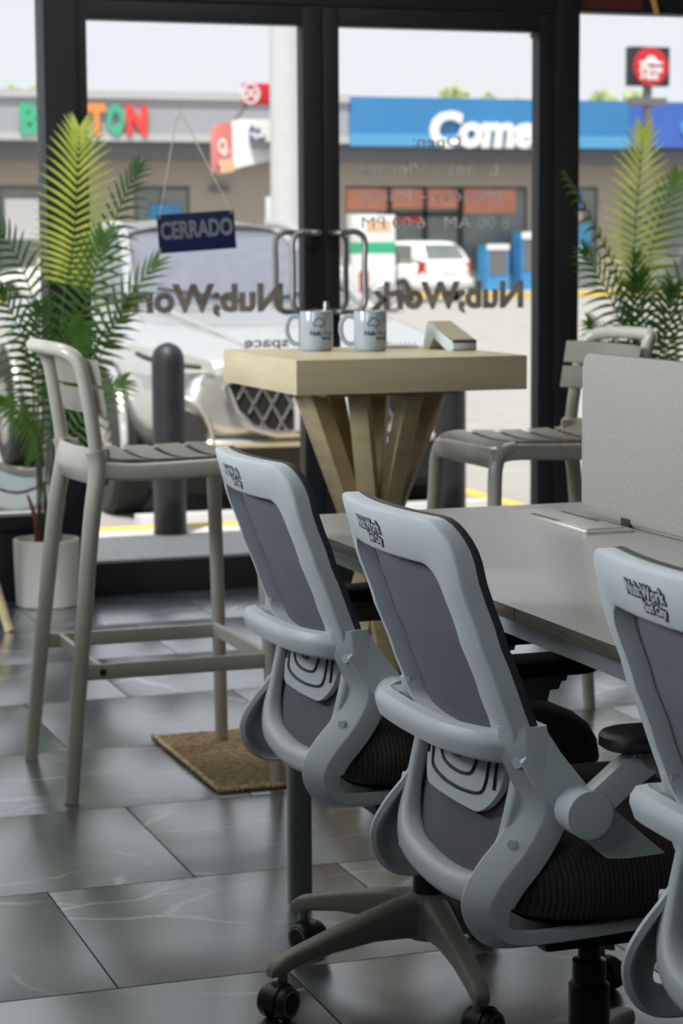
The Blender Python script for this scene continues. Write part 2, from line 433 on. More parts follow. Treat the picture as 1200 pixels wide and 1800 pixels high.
for fx_, fy_ in ((.2, 5.9), (2.4, 5.9), (.2, 3.4)): obj('fill_light_fixture', box2(B(), (fx_ - .65, fy_ - .35, 2.855), (fx_ + .65, fy_ + .35, 2.9)), M_ALU, ce, bevel=.004)  # unseen fixtures added above the ceiling fill lamps
struct('wall_back', box2(B(), (-2.6, -2.7, -.12), (6.2, -2.5, 2.9)), M_WALLI)
struct('wall_right', box2(B(), (6.2, -2.7, -.12), (6.4, YF + .1, 3.2)), M_WALLI)
struct('shading_partition', box2(B(), (-.20, -1.0, 0), (-.08, 5.7, 1.22)), M_WALLI)  # unseen partition, added to shade the lower parts of chairs and stool
wl = struct('wall_left', box2(B(), (-2.8, -2.7, -.12), (-2.6, YF + .1, 1.2)), M_WALLI)
obj('window_head', box2(B(), (-2.8, -2.7, 2.65), (-2.6, YF + .1, 3.2)), M_WALLI, wl)
obj('pier', box2(B(), (-2.8, -2.7, 1.2), (-2.6, -1.0, 2.65)), M_WALLI, wl)
obj('pier', box2(B(), (-2.8, 6.8, 1.2), (-2.6, YF + .1, 2.65)), M_WALLI, wl)
obj('window_pane', box2(B(), (-2.72, -1.0, 1.2), (-2.712, 6.8, 2.65)), M_GLASS, wl)

# ------------------------------------------------------------------ shop front
YB = YF + .10                  # outer face
def frame_bar(name, a, b, parent, bev=.004): return obj(name, box2(B(), a, b), M_FRAME, parent, bevel=bev)
wf = empty('wall_front', (0, 0, 0)); wf['kind'] = 'structure'
frame_bar('jamb', (1.584, YF - .02, 0), (1.70, YB + .03, 2.9), wf)
frame_bar('jamb', (3.565, YF - .02, 0), (3.656, YB + .03, 2.9), wf)
frame_bar('header', (1.70, YF, 2.14), (3.565, YB, 2.9), wf)
frame_bar('header', (-2.6, YF, 2.42), (1.584, YB, 2.9), wf)
frame_bar('header', (3.656, YF, 2.149), (6.2, YB, 2.9), wf)
obj('header_reflection', box2(B(), (3.657, YF - .004, 2.16), (3.93, YF, 2.34)), M_MAROON, wf)  # maroon sheet standing in for a red reflection on the dark header
frame_bar('threshold', (1.70, YF + .01, 0), (3.565, YB, .012), wf)
def bay(nm, xa, xb, zb, zt):
    w = empty(nm); w['kind'] = 'structure'
    frame_bar('sill_panel', (xa, YF + .01, 0), (xb, YB - .01, zb - .05), w)
    frame_bar('sill_rail', (xa, YF - .01, zb - .05), (xb, YB, zb), w)
    obj('pane', box2(B(), (xa, YF + .045, zb), (xb, YF + .053, zt)), M_GLASS, w)
    return w
w1 = bay('window_1', -2.6, 1.584, .305, 2.42)
w2 = bay('window_2', 3.656, 6.2, .305, 2.149)
frame_bar('mullion', (-.40, YF, .305), (-.32, YB, 2.42), w1)
# frosted wave decals on the lower part of the left pane
def wave(z, amp, ph, x): return z + amp * math.sin((x - 1.467) / .30 * 2 * PI + ph)
def band(f0, f1, y0, y1, xa=-.3, xb=1.58, n=120):
    bm = B(); xs = [xa + (xb - xa) * i / n for i in range(n + 1)]
    poly = [(x, f0(x)) for x in xs] + [(x, f1(x)) for x in reversed(xs)]
    vs = []
    for y in (y0, y1): vs.append([bm.verts.new((x, y, z)) for x, z in poly])
    m_ = len(poly); half = n + 1
    for k, vv in enumerate(vs):
        for i in range(n): bm.faces.new((vv[i], vv[i + 1], vv[m_ - 2 - i], vv[m_ - 1 - i]))
    for i in range(m_): bm.faces.new((vs[0][i], vs[0][(i + 1) % m_], vs[1][(i + 1) % m_], vs[1][i]))
    return bm
top_w = lambda x: .56 - .115 * math.sin((x - 1.29) / .9 * 2 * PI)
mid_w = lambda x: wave(.405, .020, -PI / 2, x)
low_w = lambda x: wave(.342, .018, -PI / 2, x)
obj('mint_decal', band(mid_w, top_w, YF + .043, YF + .0445), M_MINT, w1)
obj('white_decal', band(low_w, mid_w, YF + .043, YF + .0445), M_FROST, w1)
obj('grey_decal', band(lambda x: .318, low_w, YF + .043, YF + .0445), M_VINYLP, w1)
obj('wave_line', band(lambda x: mid_w(x) - .005, lambda x: mid_w(x) + .005, YF + .0415, YF + .043), M_VINYL, w1)
obj('wave_line', band(lambda x: top_w(x) - .006, lambda x: top_w(x) + .022, YF + .0415, YF + .043), M_VINYLP, w1)

def door(nm, xa, xb, hinge_left):
    d = empty(nm); d['kind'] = 'structure'
    za, zb, zc, zd = .012, .117, 2.068, 2.136
    if hinge_left: ga, gb = 1.745, 2.551
    else: ga, gb = 2.693, 3.500
    frame_bar('stile', (xa, YF + .01, za), (ga, YB - .02, zd), d)
    frame_bar('stile', (gb, YF + .01, za), (xb, YB - .02, zd), d)
    frame_bar('bottom_rail', (ga, YF + .01, za), (gb, YB - .02, zb), d)
    frame_bar('top_rail', (ga, YF + .01, zc), (gb, YB - .02, zd), d)
    obj('pane', box2(B(), (ga, YF + .042, zb), (gb, YF + .05, zc)), M_GLASS, d)
    xh = gb - .068 if hinge_left else ga + .069
    xs_ = gb + .035 if hinge_left else ga - .035
    s = 1 if hinge_left else -1
    for ys, yd in ((YF - .065, YF + .012), (YB + .045, YB - .022)):
        h = obj('handle', tube(B(), smooth_path([(xs_, yd, 1.312), (xs_ - s * .002, ys, 1.312), (xs_ - s * .035, ys, 1.314), (xh + s * .03, ys, 1.314), (xh, ys, 1.285), (xh, ys, 1.2), (xh, ys, 1.12), (xh, ys, 1.05), (xh + s * .03, ys, 1.020), (xs_ - s * .035, ys, 1.020), (xs_ - s * .002, ys, 1.022), (xs_, yd, 1.022)], 6), .0115, 12), M_CHROME, d)
        h['label'] = 'brushed steel D-shaped pull handle'
    return d
d1 = door('door_1', 1.702, 2.622, True)
d2 = door('door_2', 2.630, 3.563, False)
obj('corner_pivot', cyl(B(), (3.485, YF + .03, 2.055), (3.485, YF + .042, 2.055), .012), M_CHROME, d2)
yt = YF + .0415
t = text_bm('Nub;Work', .1, .0006, .0045); obj('door_lettering', fit_text(t, 1.845, 2.478, 1.003, 1.128, yt, True), M_VINYL, d1, smooth=False)
t = text_bm('space', .1, .0006, .002); obj('door_lettering', fit_text(t, 2.325, 2.497, .878, .918, yt, True), M_VINYL, d1, smooth=False)
t = text_bm('Nub;Work', .1, .0006, .0045); obj('door_lettering', fit_text(t, 2.82, 3.452, 1.003, 1.128, yt, True), M_VINYL, d2, smooth=False)
for s_, xa, xb, za, zb, m_ in (('Open:', 2.995, 3.192, 1.622, 1.675, M_VINYL), ('Lunes - Viernes', 2.775, 3.343, 1.530, 1.575, M_VINYLP), ('Monday - Friday', 2.775, 3.356, 1.415, 1.475, M_VINYLP), ('8:00 AM - 6:00 PM', 2.79, 3.392, 1.328, 1.372, M_VINYLP)):
    t = text_bm(s_, .06, .0006, 0); obj('door_lettering', fit_text(t, xa, xb, za, zb, yt, True), m_, d2, smooth=False)

# hanging CERRADO sign
sg = empty('hanging_sign', (2.144, YF + .025, 1.318)); sg.rotation_euler = (0, -.066, 0)
tag(sg, 'dark blue CERRADO sign hanging by cords on the left door glass', 'sign')
obj('sign_plate', box2(B(), (-.146, -.003, -.070), (.146, .003, .070)), M_SIGNB, sg, bevel=.001)
t = text_bm('CERRADO', .1, .0008, .003); obj('lettering', fit_text(t, -.136, .136, -.022, .044, -.0035), M_SIGNT, sg, smooth=False)
for s in (-1, 1):
    obj('eyelet', cyl(B(), (s * .136, -.005, .060), (s * .136, .004, .060), .006, n=12), M_CHROME, sg)
    obj('cord', tube(B(), [(s * .136, -.004, .062), (s * .012 - .028, .004, .418)], .0022, 6), M_CORD, sg)
obj('suction_hook', lathe(B(), [(.003, -.012), (.007, -.006), (.017, 0), (.015, .004)], n=16), M_LAMP, sg, loc=(-.028, .008, .426), rot=(PI / 2, 0, 0))

# ================================================================== OUTSIDE
struct('sidewalk', box2(B(), (-14, YB, -.16), (24, 9.62, -.002)), M_PAVE, bevel=.01)
struct('kerb', box2(B(), (-14, 9.621, -.16), (24, 9.78, -.004)), M_YEL, bevel=.015)
struct('road', box2(B(), (-60, 9.3, -.4), (130, 130, -.1)), M_ROAD)
struct('far_pavement', box2(B(), (0, 57.8, -.1), (60, 60.2, .05)), M_PAVE)
struct('far_kerb', box2(B(), (0, 57.5, -.1), (60, 57.8, .05)), M_YEL)
for xa in (4.6, 7.4): tag(struct('road_marking', box2(B(), (xa, 10.6, -.1), (xa + .1, 15.5, -.096)), M_YEL), None)
aw = struct('awning', box2(B(), (-3, YB + .02, 2.75), (8, YB + .35, 2.95)), M_MAROON)
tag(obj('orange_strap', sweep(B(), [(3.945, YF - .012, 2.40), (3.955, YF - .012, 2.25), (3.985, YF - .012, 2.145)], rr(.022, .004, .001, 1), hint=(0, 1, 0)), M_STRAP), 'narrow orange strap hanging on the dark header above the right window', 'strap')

def bollard(x, y, lab):
    b = empty('bollard', (x, y, 0)); tag(b, lab, 'bollard', 'black bollards outside the shop front')
    obj('post', lathe(B(), [(.073, 0), (.073, .755), (.071, .785), (.061, .815), (.040, .836), (.014, .847), (.001, .849)], n=28), M_BOLL, b)
    obj('foot_collar', lathe(B(), [(.075, -.002), (.075, .015), (.069, .018)], n=28), M_BOLL, b)
bollard(2.448, 9.42, 'black round-topped bollard in front of the silver car')
bollard(3.79, 9.42, 'black bollard outside seen behind the wooden high table')
bollard(5.52, 9.42, 'black bollard outside at the right edge of the photo')

def wheelstop(x, y, lab):
    b = obj('wheel_stop', rings(B(), [[(xx, yy, zz) for yy, zz in ((-.09, 0), (.09, 0), (.06, .11), (-.06, .11))] for xx in (-.9, -.82, .82, .9)]), M_WHITE, bevel=.01)
    b.location = (x, y, -.1); tag(b, lab, 'wheel stop')
wheelstop(3.35, 10.05, 'pale concrete wheel stop on the ground before the silver car')

# ------------------------------------------------------------------ cars
def wheel(parent, x, y, r, side, spokes=10):
    w = obj('wheel', lathe(B(), [(r * .66, -.11), (r * .93, -.11), (r, -.08), (r, .08), (r * .93, .11), (r * .66, .11), (r * .64, .05), (r * .64, -.05), (r * .66, -.11)], n=36, cap=False), M_TYRE, parent, loc=(x, y, r), rot=(0, side * PI / 2, 0))
    bm = lathe(B(), [(r * .66, .10), (r * .62, .105), (r * .58, .07), (r * .10, .06), (r * .10, .10), (.005, .105)], n=36)
    obj('rim', bm, M_CDARK, w)
    bm = B()
    for k in range(spokes):
        a = 2 * PI * k / spokes
        d = Vector((math.cos(a), math.sin(a), 0)); e = Vector((-d.y, d.x, 0))
        for sg_ in (-1, 1):
            p0 = d * (r * .10) + Vector((0, 0, .095)); p1 = d * (r * .61) + e * (sg_ * r * .09) + Vector((0, 0, .10))
            sweep(bm, [p0, p1], rr(.018, .02, .004, 1), hint=(0, 0, 1))
    obj('spokes', bm, M_GRILLE, w)

def loft_body(stations, npts):
    """stations: (y, [(x,z)...]) half section from bottom centre round to top centre"""
    rs = []
    for y, half in stations:
        full = [(x, y, z) for x, z in half] + [(-x, y, z) for x, z in reversed(half[1:-1])]
        rs.append(full)
    return rings(B(), rs)

def subsurf(o, lv=2):
    md = o.modifiers.new('subdivision', 'SUBSURF'); md.levels = lv; md.render_levels = lv

def silver_car():
    c = empty('parked_car', (3.43, 10.16, -.1)); c.scale = (.91, 1, 1); tag(c, 'silver car parked nose-in facing the shop glass', 'car')
    def half(w, zb, zm, zs, zt, tuck=.85):
        return [(0, zb), (w * .5, zb), (w * tuck, zb), (w * .98, zb + .10), (w, zm), (w * .985, zs - .10), (w * .94, zs), (w * .72, zt - .015), (w * .38, zt), (0, zt)]
    st = [(-.02, half(.50, .52, .62, .74, .79)), (.0, half(.66, .45, .60, .78, .835)), (.05, half(.78, .42, .60, .80, .87)), (.18, half(.88, .40, .62, .84, .905)),
          (.45, half(.945, .36, .62, .89, .955)), (.9, half(.965, .30, .64, .95, 1.01)), (1.35, half(.965, .22, .66, .99, 1.075)),
          (1.8, half(.965, .22, .66, 1.02, 1.09)), (2.8, half(.965, .22, .66, 1.05, 1.10)), (3.8, half(.965, .24, .68, 1.06, 1.10)), (4.35, half(.93, .28, .70, 1.05, 1.08)), (4.55, half(.80, .36, .70, 1.0, 1.04)), (4.6, half(.70, .45, .70, .92, .96))]
    body = obj('body', loft_body(st, 10), M_SILV, c); subsurf(body)
    # greenhouse
    def gh(w, zb, wt, zt): return [(0, zb), (w, zb), (w * .5 + wt * .5, (zb + zt) / 2), (wt, zt - .03), (wt * .8, zt), (0, zt)]
    g = [(1.28, gh(.80, 1.02, .78, 1.06)), (1.34, gh(.82, 1.02, .79, 1.09)), (1.8, gh(.84, 1.04, .68, 1.34)), (2.15, gh(.85, 1.04, .62, 1.48)), (2.35, gh(.85, 1.04, .61, 1.515)), (2.9, gh(.85, 1.04, .60, 1.53)), (3.5, gh(.84, 1.04, .59, 1.50)), (3.95, gh(.82, 1.04, .60, 1.38)), (4.3, gh(.78, 1.04, .72, 1.10))]
    cab = obj('cabin_glass', loft_body(g, 6), M_CGLASS, c); subsurf(cab)
    # roof skin and pillars
    rf = B()
    def roofp(u, v):
        y = 2.10 + (3.6 - 2.10) * v; x = (u - .5) * 2 * (.63 - .03 * v)
        z = 1.535 - .10 * abs(2 * u - 1) ** 3.0 * .6 - .10 * max(0, (2.45 - y)) - .05 * max(0, y - 3.0)
        return (x, y, z)
    obj('roof', grid(rf, roofp, 12, 8, .02), M_SILV, c)
    for s in (-1, 1):
        obj('pillar', sweep(B(), smooth_path([(s * .83, 1.30, 1.06), (s * .73, 1.72, 1.32), (s * .645, 2.10, 1.475), (s * .63, 2.5, 1.51)], 6), rr(.07, .05, .015, 2), hint=(0, 0, 1)), M_SILV, c)
        obj('pillar', sweep(B(), [(s * .86, 2.62, 1.06), (s * .645, 2.62, 1.49)], rr(.08, .03, .01, 2), hint=(0, 1, 0)), M_SILV, c)
        # door mirror
        mi = obj('mirror', rings(B(), [[(s * (.90 + .16 * k), 1.62 + dx, 1.10 + dz) for dx, dz in rr(.12 * q, .15 * q, .03 * q, 3)] for k, q in ((0, .5), (.3, .95), (.8, 1), (1, .7))]), M_SILV, c)
        # head lamp, wrapping round the corner
        lpts = smooth_path([(s * .62, .0, .775), (s * .76, .035, .79), (s * .865, .125, .805), (s * .93, .27, .83), (s * .965, .46, .87)], 4)
        def lamp(u, v, lpts=lpts):
            f = u * (len(lpts) - 1); i = min(int(f), len(lpts) - 2); p = lpts[i].lerp(lpts[i + 1], f - i)
            return (p.x * 1.005, p.y - .012, p.z + (.02 + .055 * math.sin(PI * min(1, u * .9 + .1))) * v)
        h = obj('head_lamp', grid(B(), lamp, 16, 3, .02), M_LAMP, c)
        obj('lamp_lens', tube(B(), [(p.x * 1.012, p.y - .02, p.z + .012) for p in lpts[2:-3]], .012, 8), M_CDARK, h)
        # fog lamp pocket and bumper corner intake
        obj('corner_intake', rings(B(), [[(s * x, y, z) for x, y, z in ((.66, .00 + d, .44), (.80, .075 + d, .44), (.83, .10 + d, .62), (.70, .02 + d, .56))] for d in (-.02, .04)]), M_CDARK, c)
        obj('corner_trim', tube(B(), smooth_path([(s * .84, .10, .66), (s * .73, .02, .63), (s * .66, -.01, .54), (s * .63, -.02, .43)], 5), .010, 8), M_SILV, c)
        for yy in (.92, 3.72):
            obj('wheel_arch', rings(B(), [[(s * xx, yy + .41 * math.cos(a), .36 + .41 * math.sin(a)) for a in [2 * PI * k / 32 for k in range(32)] if .36 + .41 * math.sin(a) > .2] for xx in (.90, .974)]), M_CDARK, c)
            obj('arch_lip', tube(B(), [(s * .976, yy + .425 * math.cos(a), .36 + .425 * math.sin(a)) for a in [PI * k / 20 - .22 for k in range(0, 23)]], .024, 8), M_SILV, c)
            wheel(c, s * .89, yy, .345, s)
    for ch in c.children:
        if ch.name.startswith(('cabin_glass', 'roof', 'pillar')): ch.scale = (.86, 1, 1)
    # grille: dark recess, chrome surround, crossing bars
    gp = [(-.50, .76), (.50, .76), (.57, .70), (.52, .58), (.43, .50), (.30, .465), (-.30, .465), (-.43, .50), (-.52, .58), (-.57, .70)]
    obj('grille', prism(B(), gp, -.05, .05), M_CDARK, c)
    obj('grille_surround', tube(B(), [(x, -.052, z) for x, z in gp], .022, 8, closed=True), M_GRILLE, c)
    bm = B()
    for k in range(-6, 7):
        for sl in (-1, 1):
            pts = []
            for tt in range(0, 13):
                z = .475 + .28 * tt / 12; x = k * .105 + sl * (z - .61) * .62
                if abs(x) < .41 + .12 * min(1, (z - .465) / .2): pts.append((x, -.056, z))
            if len(pts) > 1: sweep(bm, [pts[0], pts[-1]], rr(.014, .012, .003, 1), hint=(0, 1, 0))
    obj('grille_bars', bm, M_GRILLE, c)
    obj('licence_plate', box2(B(), (-.20, -.085, .48), (.14, -.065, .65)), M_WHITE, c, bevel=.004)
    obj('lower_intake', rings(B(), [[(x, y + d, z) for x, y, z in ((-.60, .04, .22), (.60, .04, .22), (.62, .0, .41), (-.62, .0, .41))] for d in (-.0, .30)]), M_CDARK, c)
    obj('bumper_lip', tube(B(), smooth_path([(-.84, .16, .43), (-.66, .01, .425), (-.3, -.03, .42), (.3, -.03, .42), (.66, .01, .425), (.84, .16, .43)], 6), .022, 8), M_SILV, c)
    obj('underbody', box2(B(), (-.82, .20, .16), (.82, 4.4, .46)), M_CDARK, c)
    obj('hood_emblem', cyl(B(), (0, -.075, .655), (0, -.055, .655), .05), M_GRILLE, c)
    for s in (-1, 1):
        obj('hood_crease', tube(B(), smooth_path([(s * .40, .10, .885), (s * .52, .6, .985), (s * .60, 1.25, 1.075)], 8), .010, 6), M_SILV, c)
        obj('wiper', tube(B(), [(s * .1 + .05, 1.30, 1.085), (s * .55 + .03, 1.42, 1.15)], .008, 6), M_CDARK, c)
    return c
silver_car()

def hatchback(loc, rz, paint, label, L=3.9):
    """compact car, local +y forward, rear at y=0"""
    c = empty('parked_car', loc, rz); tag(c, label, 'car'); c.scale = (1.1, 1.1, 1.1)
    def half(w, zb, zs): return [(0, zb), (w * .6, zb), (w * .92, zb), (w, zb + .15), (w, zs - .18), (w * .95, zs), (w * .5, zs + .01), (0, zs + .01)]
    st = [(-.02, half(.62, .36, .84)), (.03, half(.78, .28, .90)), (.25, half(.83, .24, .93)), (1.2, half(.84, .22, .93)), (2.6, half(.84, .22, .91)), (3.3, half(.80, .24, .83)), (L - .12, half(.72, .28, .74)), (L, half(.55, .36, .66))]
    subsurf(obj('body', loft_body(st, 8), paint, c))
    def gh(w, wt, zt): return [(0, .88), (w, .88), ((w + wt) / 2, (.88 + zt) / 2), (wt, zt - .03), (wt * .75, zt), (0, zt)]
    g = [(.0, gh(.74, .73, .93)), (.06, gh(.76, .72, 1.05)), (.30, gh(.78, .63, 1.40)), (.5, gh(.78, .62, 1.44)), (1.4, gh(.78, .62, 1.45)), (1.9, gh(.77, .62, 1.39)), (2.65, gh(.74, .70, .95))]
    subsurf(obj('cabin', loft_body(g, 6), paint, c))
    # glass: rear window, rear quarter and side windows
    def quad(name, pts, m, d, par=c):
        p = [Vector(q) for q in pts]; nrm = (p[1] - p[0]).cross(p[2] - p[0]).normalized() * d
        return obj(name, rings(B(), [[tuple(q - nrm * 2) for q in p], [tuple(q + nrm) for q in p]]), m, par)
    quad('rear_window', [(-.58, .05, 1.0), (.58, .05, 1.0), (.50, .235, 1.34), (-.50, .235, 1.34)], M_DKGL, .012)
    for s in (-1, 1):
        quad('side_window', [(s * .765, .42, 1.0), (s * .765, 1.05, 1.0), (s * .655, 1.05, 1.35), (s * .665, .52, 1.33)], M_DKGL, .014)
        quad('side_window', [(s * .765, 1.15, 1.0), (s * .755, 2.15, 1.0), (s * .66, 1.72, 1.33), (s * .655, 1.15, 1.35)], M_DKGL, .014)
        obj('tail_lamp', rings(B(), [[(s * x, y, z) for x, y, z in ((.66, -.012, .66), (.835, .12, .66), (.815, .10, .98), (.70, .0, .95))], [(s * x, y, z) for x, y, z in ((.62, .07, .66), (.79, .16, .66), (.77, .16, .98), (.66, .07, .95))]]), M_RED, c)
        for yy in (.65, 3.05): wheel(c, s * .75, yy, .29, s, 6)
    obj('plate', box2(B(), (-.24, -.03, .66), (.24, -.0, .78)), M_SIGNW, c)
    obj('bumper', sweep(B(), smooth_path([(-.84, .30, .46), (-.80, .02, .46), (-.4, -.05, .46), (.4, -.05, .46), (.80, .02, .46), (.84, .30, .46)], 5), rr(.08, .20, .03, 2)), paint, c)
    return c
hatchback((21.25, 53.0, -.1), .34, M_CARW, 'small white hatchback seen from behind across the road')
hatchback((28.9, 52.0, -.1), -.25, M_CARG, 'dark car across the road behind the right-hand palm')
hatchback((12.2, 50.0, -.1), .5, M_CARW, 'white car across the road at the far left of the photo')

# ------------------------------------------------------------------ far shops
YW = 60.0
def part(name, a, b, m, par, bev=0): return obj(name, box2(B(), a, b), m, par, bevel=bev)
lb = empty('shop_building', (15, YW, 0)); tag(lb, 'low grey shop with tan walls and coloured letters across the road', 'building')
def P(par, name, x0, x1, z0, z1, m, y0=0, y1=.3): 
    return obj(name, box2(B(), (x0 - par.location.x, y0, z0), (x1 - par.location.x, y1, z1)), m, par)
P(lb, 'fascia', 4, 20.6, 4.22, 5.35, M_BGREY, -1.2, 0)
P(lb, 'roof_trim', 4, 20.6, 5.35, 5.56, M_BGREYL, -1.3, 0)
P(lb, 'fascia_foot', 4, 20.6, 4.22, 4.42, M_BGREYL, -1.26, -1.2)
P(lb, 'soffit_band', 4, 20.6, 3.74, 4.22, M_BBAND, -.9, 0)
P(lb, 'lintel', 4, 20.6, 3.07, 3.74, M_BTAN, 0, .4)
for xa, xb in ((4, 8.0), (12.4, 14.7), (16.3, 20.6)): P(lb, 'wall', xa, xb, 0, 3.07, M_BTAN, 0, .4)
for xa, xb in ((8.0, 12.4), (14.7, 16.3)):
    wv = P(lb, 'window', xa, xb, .05, 3.07, M_BBAND, .12, .4)
    n = 3 if xb - xa > 2 else 2
    for k in range(n):
        a = xa + (xb - xa) * k / n + .07; b = xa + (xb - xa) * (k + 1) / n - .07
        obj('pane', box2(B(), (a - 15, .08, .35), (b - 15, .12, 2.95)), M_DKGL, wv)
P(lb, 'blue_poster', 15.15, 16.0, 2.05, 2.55, M_POSTB, .03, .08)
P(lb, 'white_poster', 11.1, 12.1, 1.6, 2.7, M_SIGNW, .03, .08)
P(lb, 'wall_lamp', 16.9, 17.4, 2.9, 3.05, M_BBAND, -.2, 0)
for ch, xa, xb, m_ in (('B', 11.31, 11.83, M_LGREEN), ('O', 11.94, 12.45, M_LRED), ('S', 12.53, 13.02, M_LORANGE), ('T', 13.12, 13.63, M_LORANGE), ('O', 13.66, 14.15, M_LGREEN), ('N', 14.20, 14.78, M_LRED)):
    t = text_bm(ch, 1, .04, .06); fit_text(t, xa - 15, xb - 15, 4.36, 5.2, -1.27); obj('fascia_letter', t, m_, lb, smooth=False)

rb = empty('shop_building', (27, YW, 0)); tag(rb, 'shop with a long blue fascia and glazed front across the road', 'building')
P(rb, 'fascia', 20.62, 29.3, 4.16, 5.53, M_BBLUE, -1.2, 0)
P(rb, 'fascia_band', 20.62, 29.3, 4.16, 4.50, M_BBLUE2, -1.26, -1.2)
P(rb, 'fascia', 29.32, 40, 4.20, 5.53, M_BBLUE3, -1.2, 0)
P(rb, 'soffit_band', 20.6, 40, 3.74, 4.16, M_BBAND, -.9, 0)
P(rb, 'lintel', 20.6, 40, 3.08, 3.74, M_BTAN, 0, .4)
P(rb, 'pier', 20.6, 20.9, 0, 3.08, M_BTAN, 0, .4)
P(rb, 'pier', 26.6, 27.4, 0, 3.08, M_BTAN, 0, .4)
P(rb, 'pier', 28.9, 29.7, 0, 3.08, M_BTAN, 0, .4)
P(rb, 'wall', 33, 40, 0, 3.08, M_BTAN, 0, .4)
P(rb, 'shop_interior', 20.9, 33, 0, 3.08, M_DKGL, .30, .4)
for k, (xa, xb) in enumerate(((20.95, 22.2), (22.32, 23.35), (23.42, 24.42), (24.56, 26.55), (27.45, 28.85), (29.75, 32.9))):
    P(rb, 'pane', xa, xb, .1, 3.0, M_DKGL, .10, .13)
for x in (22.26, 23.38, 24.49): P(rb, 'window_post', x - .06, x + .06, 0, 3.08, M_CDARK, .02, .16)
P(rb, 'window_transom', 22.26, 24.49, 2.22, 2.34, M_CDARK, .02, .16)
P(rb, 'window_poster', 20.95, 22.2, 2.40, 3.0, M_ORRED, .05, .09)
P(rb, 'window_poster', 22.35, 24.4, 2.45, 3.0, M_ORRED, .05, .09)
P(rb, 'window_poster', 24.6, 26.25, 2.30, 3.0, M_ORRED, .05, .09)
P(rb, 'window_poster', 20.95, 21.9, 1.85, 2.3, M_SIGNW, .05, .09)
P(rb, 'window_poster', 22.4, 23.3, 2.0, 2.2, M_RED, .05, .09)
P(rb, 'window_poster', 27.5, 28.4, 2.35, 2.95, M_BBLUE3, .05, .09)
P(rb, 'window_poster', 27.5, 28.4, 2.1, 2.34, M_SPEACH, .05, .09)
P(rb, 'window_poster', 27.5, 28.7, 1.3, 2.0, M_BBLUE2, .05, .09)
P(rb, 'window_sticker', 27.9, 28.6, .9, 1.3, M_SIGNW, .05, .09)
def vend(x0, x1, z1, m_, lab):
    v = empty('vending_machine', ((x0 + x1) / 2, YW - .6, .05)); tag(v, lab, 'vending machine')
    w = (x1 - x0) / 2
    part('cabinet', (-w, -.35, 0), (w, .35, z1), m_, v); part('display', (-w * .75, -.37, z1 * .35), (w * .75, -.35, z1 * .85), M_BBAND, v); part('header', (-w, -.38, z1 * .88), (w, -.35, z1), M_SIGNW, v)
vend(26.0, 26.55, 1.7, M_POSTB, 'tall blue vending machine by the tan pier of the far shop')
vend(24.9, 25.6, 1.35, M_POSTB, 'lower blue machine standing before the far shop window')
t = text_bm('Comex', 1, .05, .05, spacing=.94); fit_text(t, 22.99 - 27, 27.02 - 27, 4.12, 5.17, -1.30, shear=.12); obj('fascia_lettering', t, M_SIGNW, rb, smooth=False)
for x, z, m_, r_ in ((31.65, 5.05, M_GREENP, .26), (31.65, 4.45, M_GREENP, .26), (31.2, 4.78, M_BBLUE2, .24), (32.1, 4.75, M_LORANGE, .25)):
    lobe = cyl(B(), (x - 27, -1.28, z), (x - 27, -1.2, z), r_)
    obj('emblem_disc', lobe, mat('emblem_lime', (.30, .62, .10), .5) if m_ is M_GREENP else m_, rb)

# pole sign with the red roof-shaped emblem
ps = empty('pole_sign', (27.95, 55, -.1)); tag(ps, 'square black pole sign with a red disc and white roof emblem', 'sign')
part('pole', (-.09, -.09, 0), (.09, .09, 5.8), M_BBAND, ps)
part('sign_box', (-.6, -.15, 5.77), (.6, .15, 6.82), M_CDARK, ps, .02)
part('lower_sign', (-.55, -.12, 5.25), (.55, .12, 5.45), M_BBAND, ps)
obj('red_disc', cyl(B(), (0, -.19, 6.29), (0, -.15, 6.29), .52, n=40), M_SRED, ps)
hat = [(-.36, 6.36), (-.30, 6.42), (-.16, 6.44), (-.12, 6.53), (0, 6.58), (.13, 6.53), (.17, 6.44), (.31, 6.42), (.37, 6.36), (.18, 6.34), (0, 6.37), (-.18, 6.34)]
obj('roof_emblem', prism(B(), hat, -.215, -.19), M_SIGNW, ps)
t = text_bm('Pizza\nHut', .3, .008, .012, 'CENTER', line=.75); fit_text(t, -.34, .34, 5.93, 6.33, -.20, shear=.25); obj('sign_lettering', t, M_SIGNW, ps, smooth=False)

# filling station: column, price signs, pumps
cl = empty('canopy_column', (7.66, 24, -.1)); tag(cl, 'tall white round canopy column seen through the left door', 'column')
obj('shaft', lathe(B(), [(.186, 0), (.186, 6.5)], n=36), M_WHITE, cl)
obj('collar', lathe(B(), [(.21, 0), (.21, .5), (.187, .52)], n=36), M_YEL, cl)
rs = empty('red_sign', (7.62, 24.55, 3.04)); tag(rs, 'long red sign with a white ring emblem behind the white column', 'sign')
obj('panel', sweep(B(), [(-.30, 0, 0), (.55, 0, 0)], rr(.14, .245, .04, 3), hint=(0, 0, 1)), M_SRED, rs)
obj('ring_emblem', sweep(B(), [(-.235 + .105 * math.cos(2 * PI * k / 24), -.075, .105 * math.sin(2 * PI * k / 24)) for k in range(24)], rr(.02, .02, .004, 1), hint=(0, 1, 0), closed=True), M_SIGNW, rs)
for s in (-1, 1): obj('letter_mark', sweep(B(), [(-.235 + s * .042 + .028 * math.cos(2 * PI * k / 16), -.075, .05 * math.sin(2 * PI * k / 16)) for k in range(16)], rr(.02, .02, .004, 1), hint=(0, 1, 0), closed=True), M_SIGNW, rs)
obj('strut', tube(B(), [(-.26, 0, -.12), (-.42, 0, -.32)], .02, 8), M_BBAND, rs)
pb = empty('price_board', (7.20, 24.4, 2.12)); tag(pb, 'coral and white box sign with rounded end on the station column', 'sign')
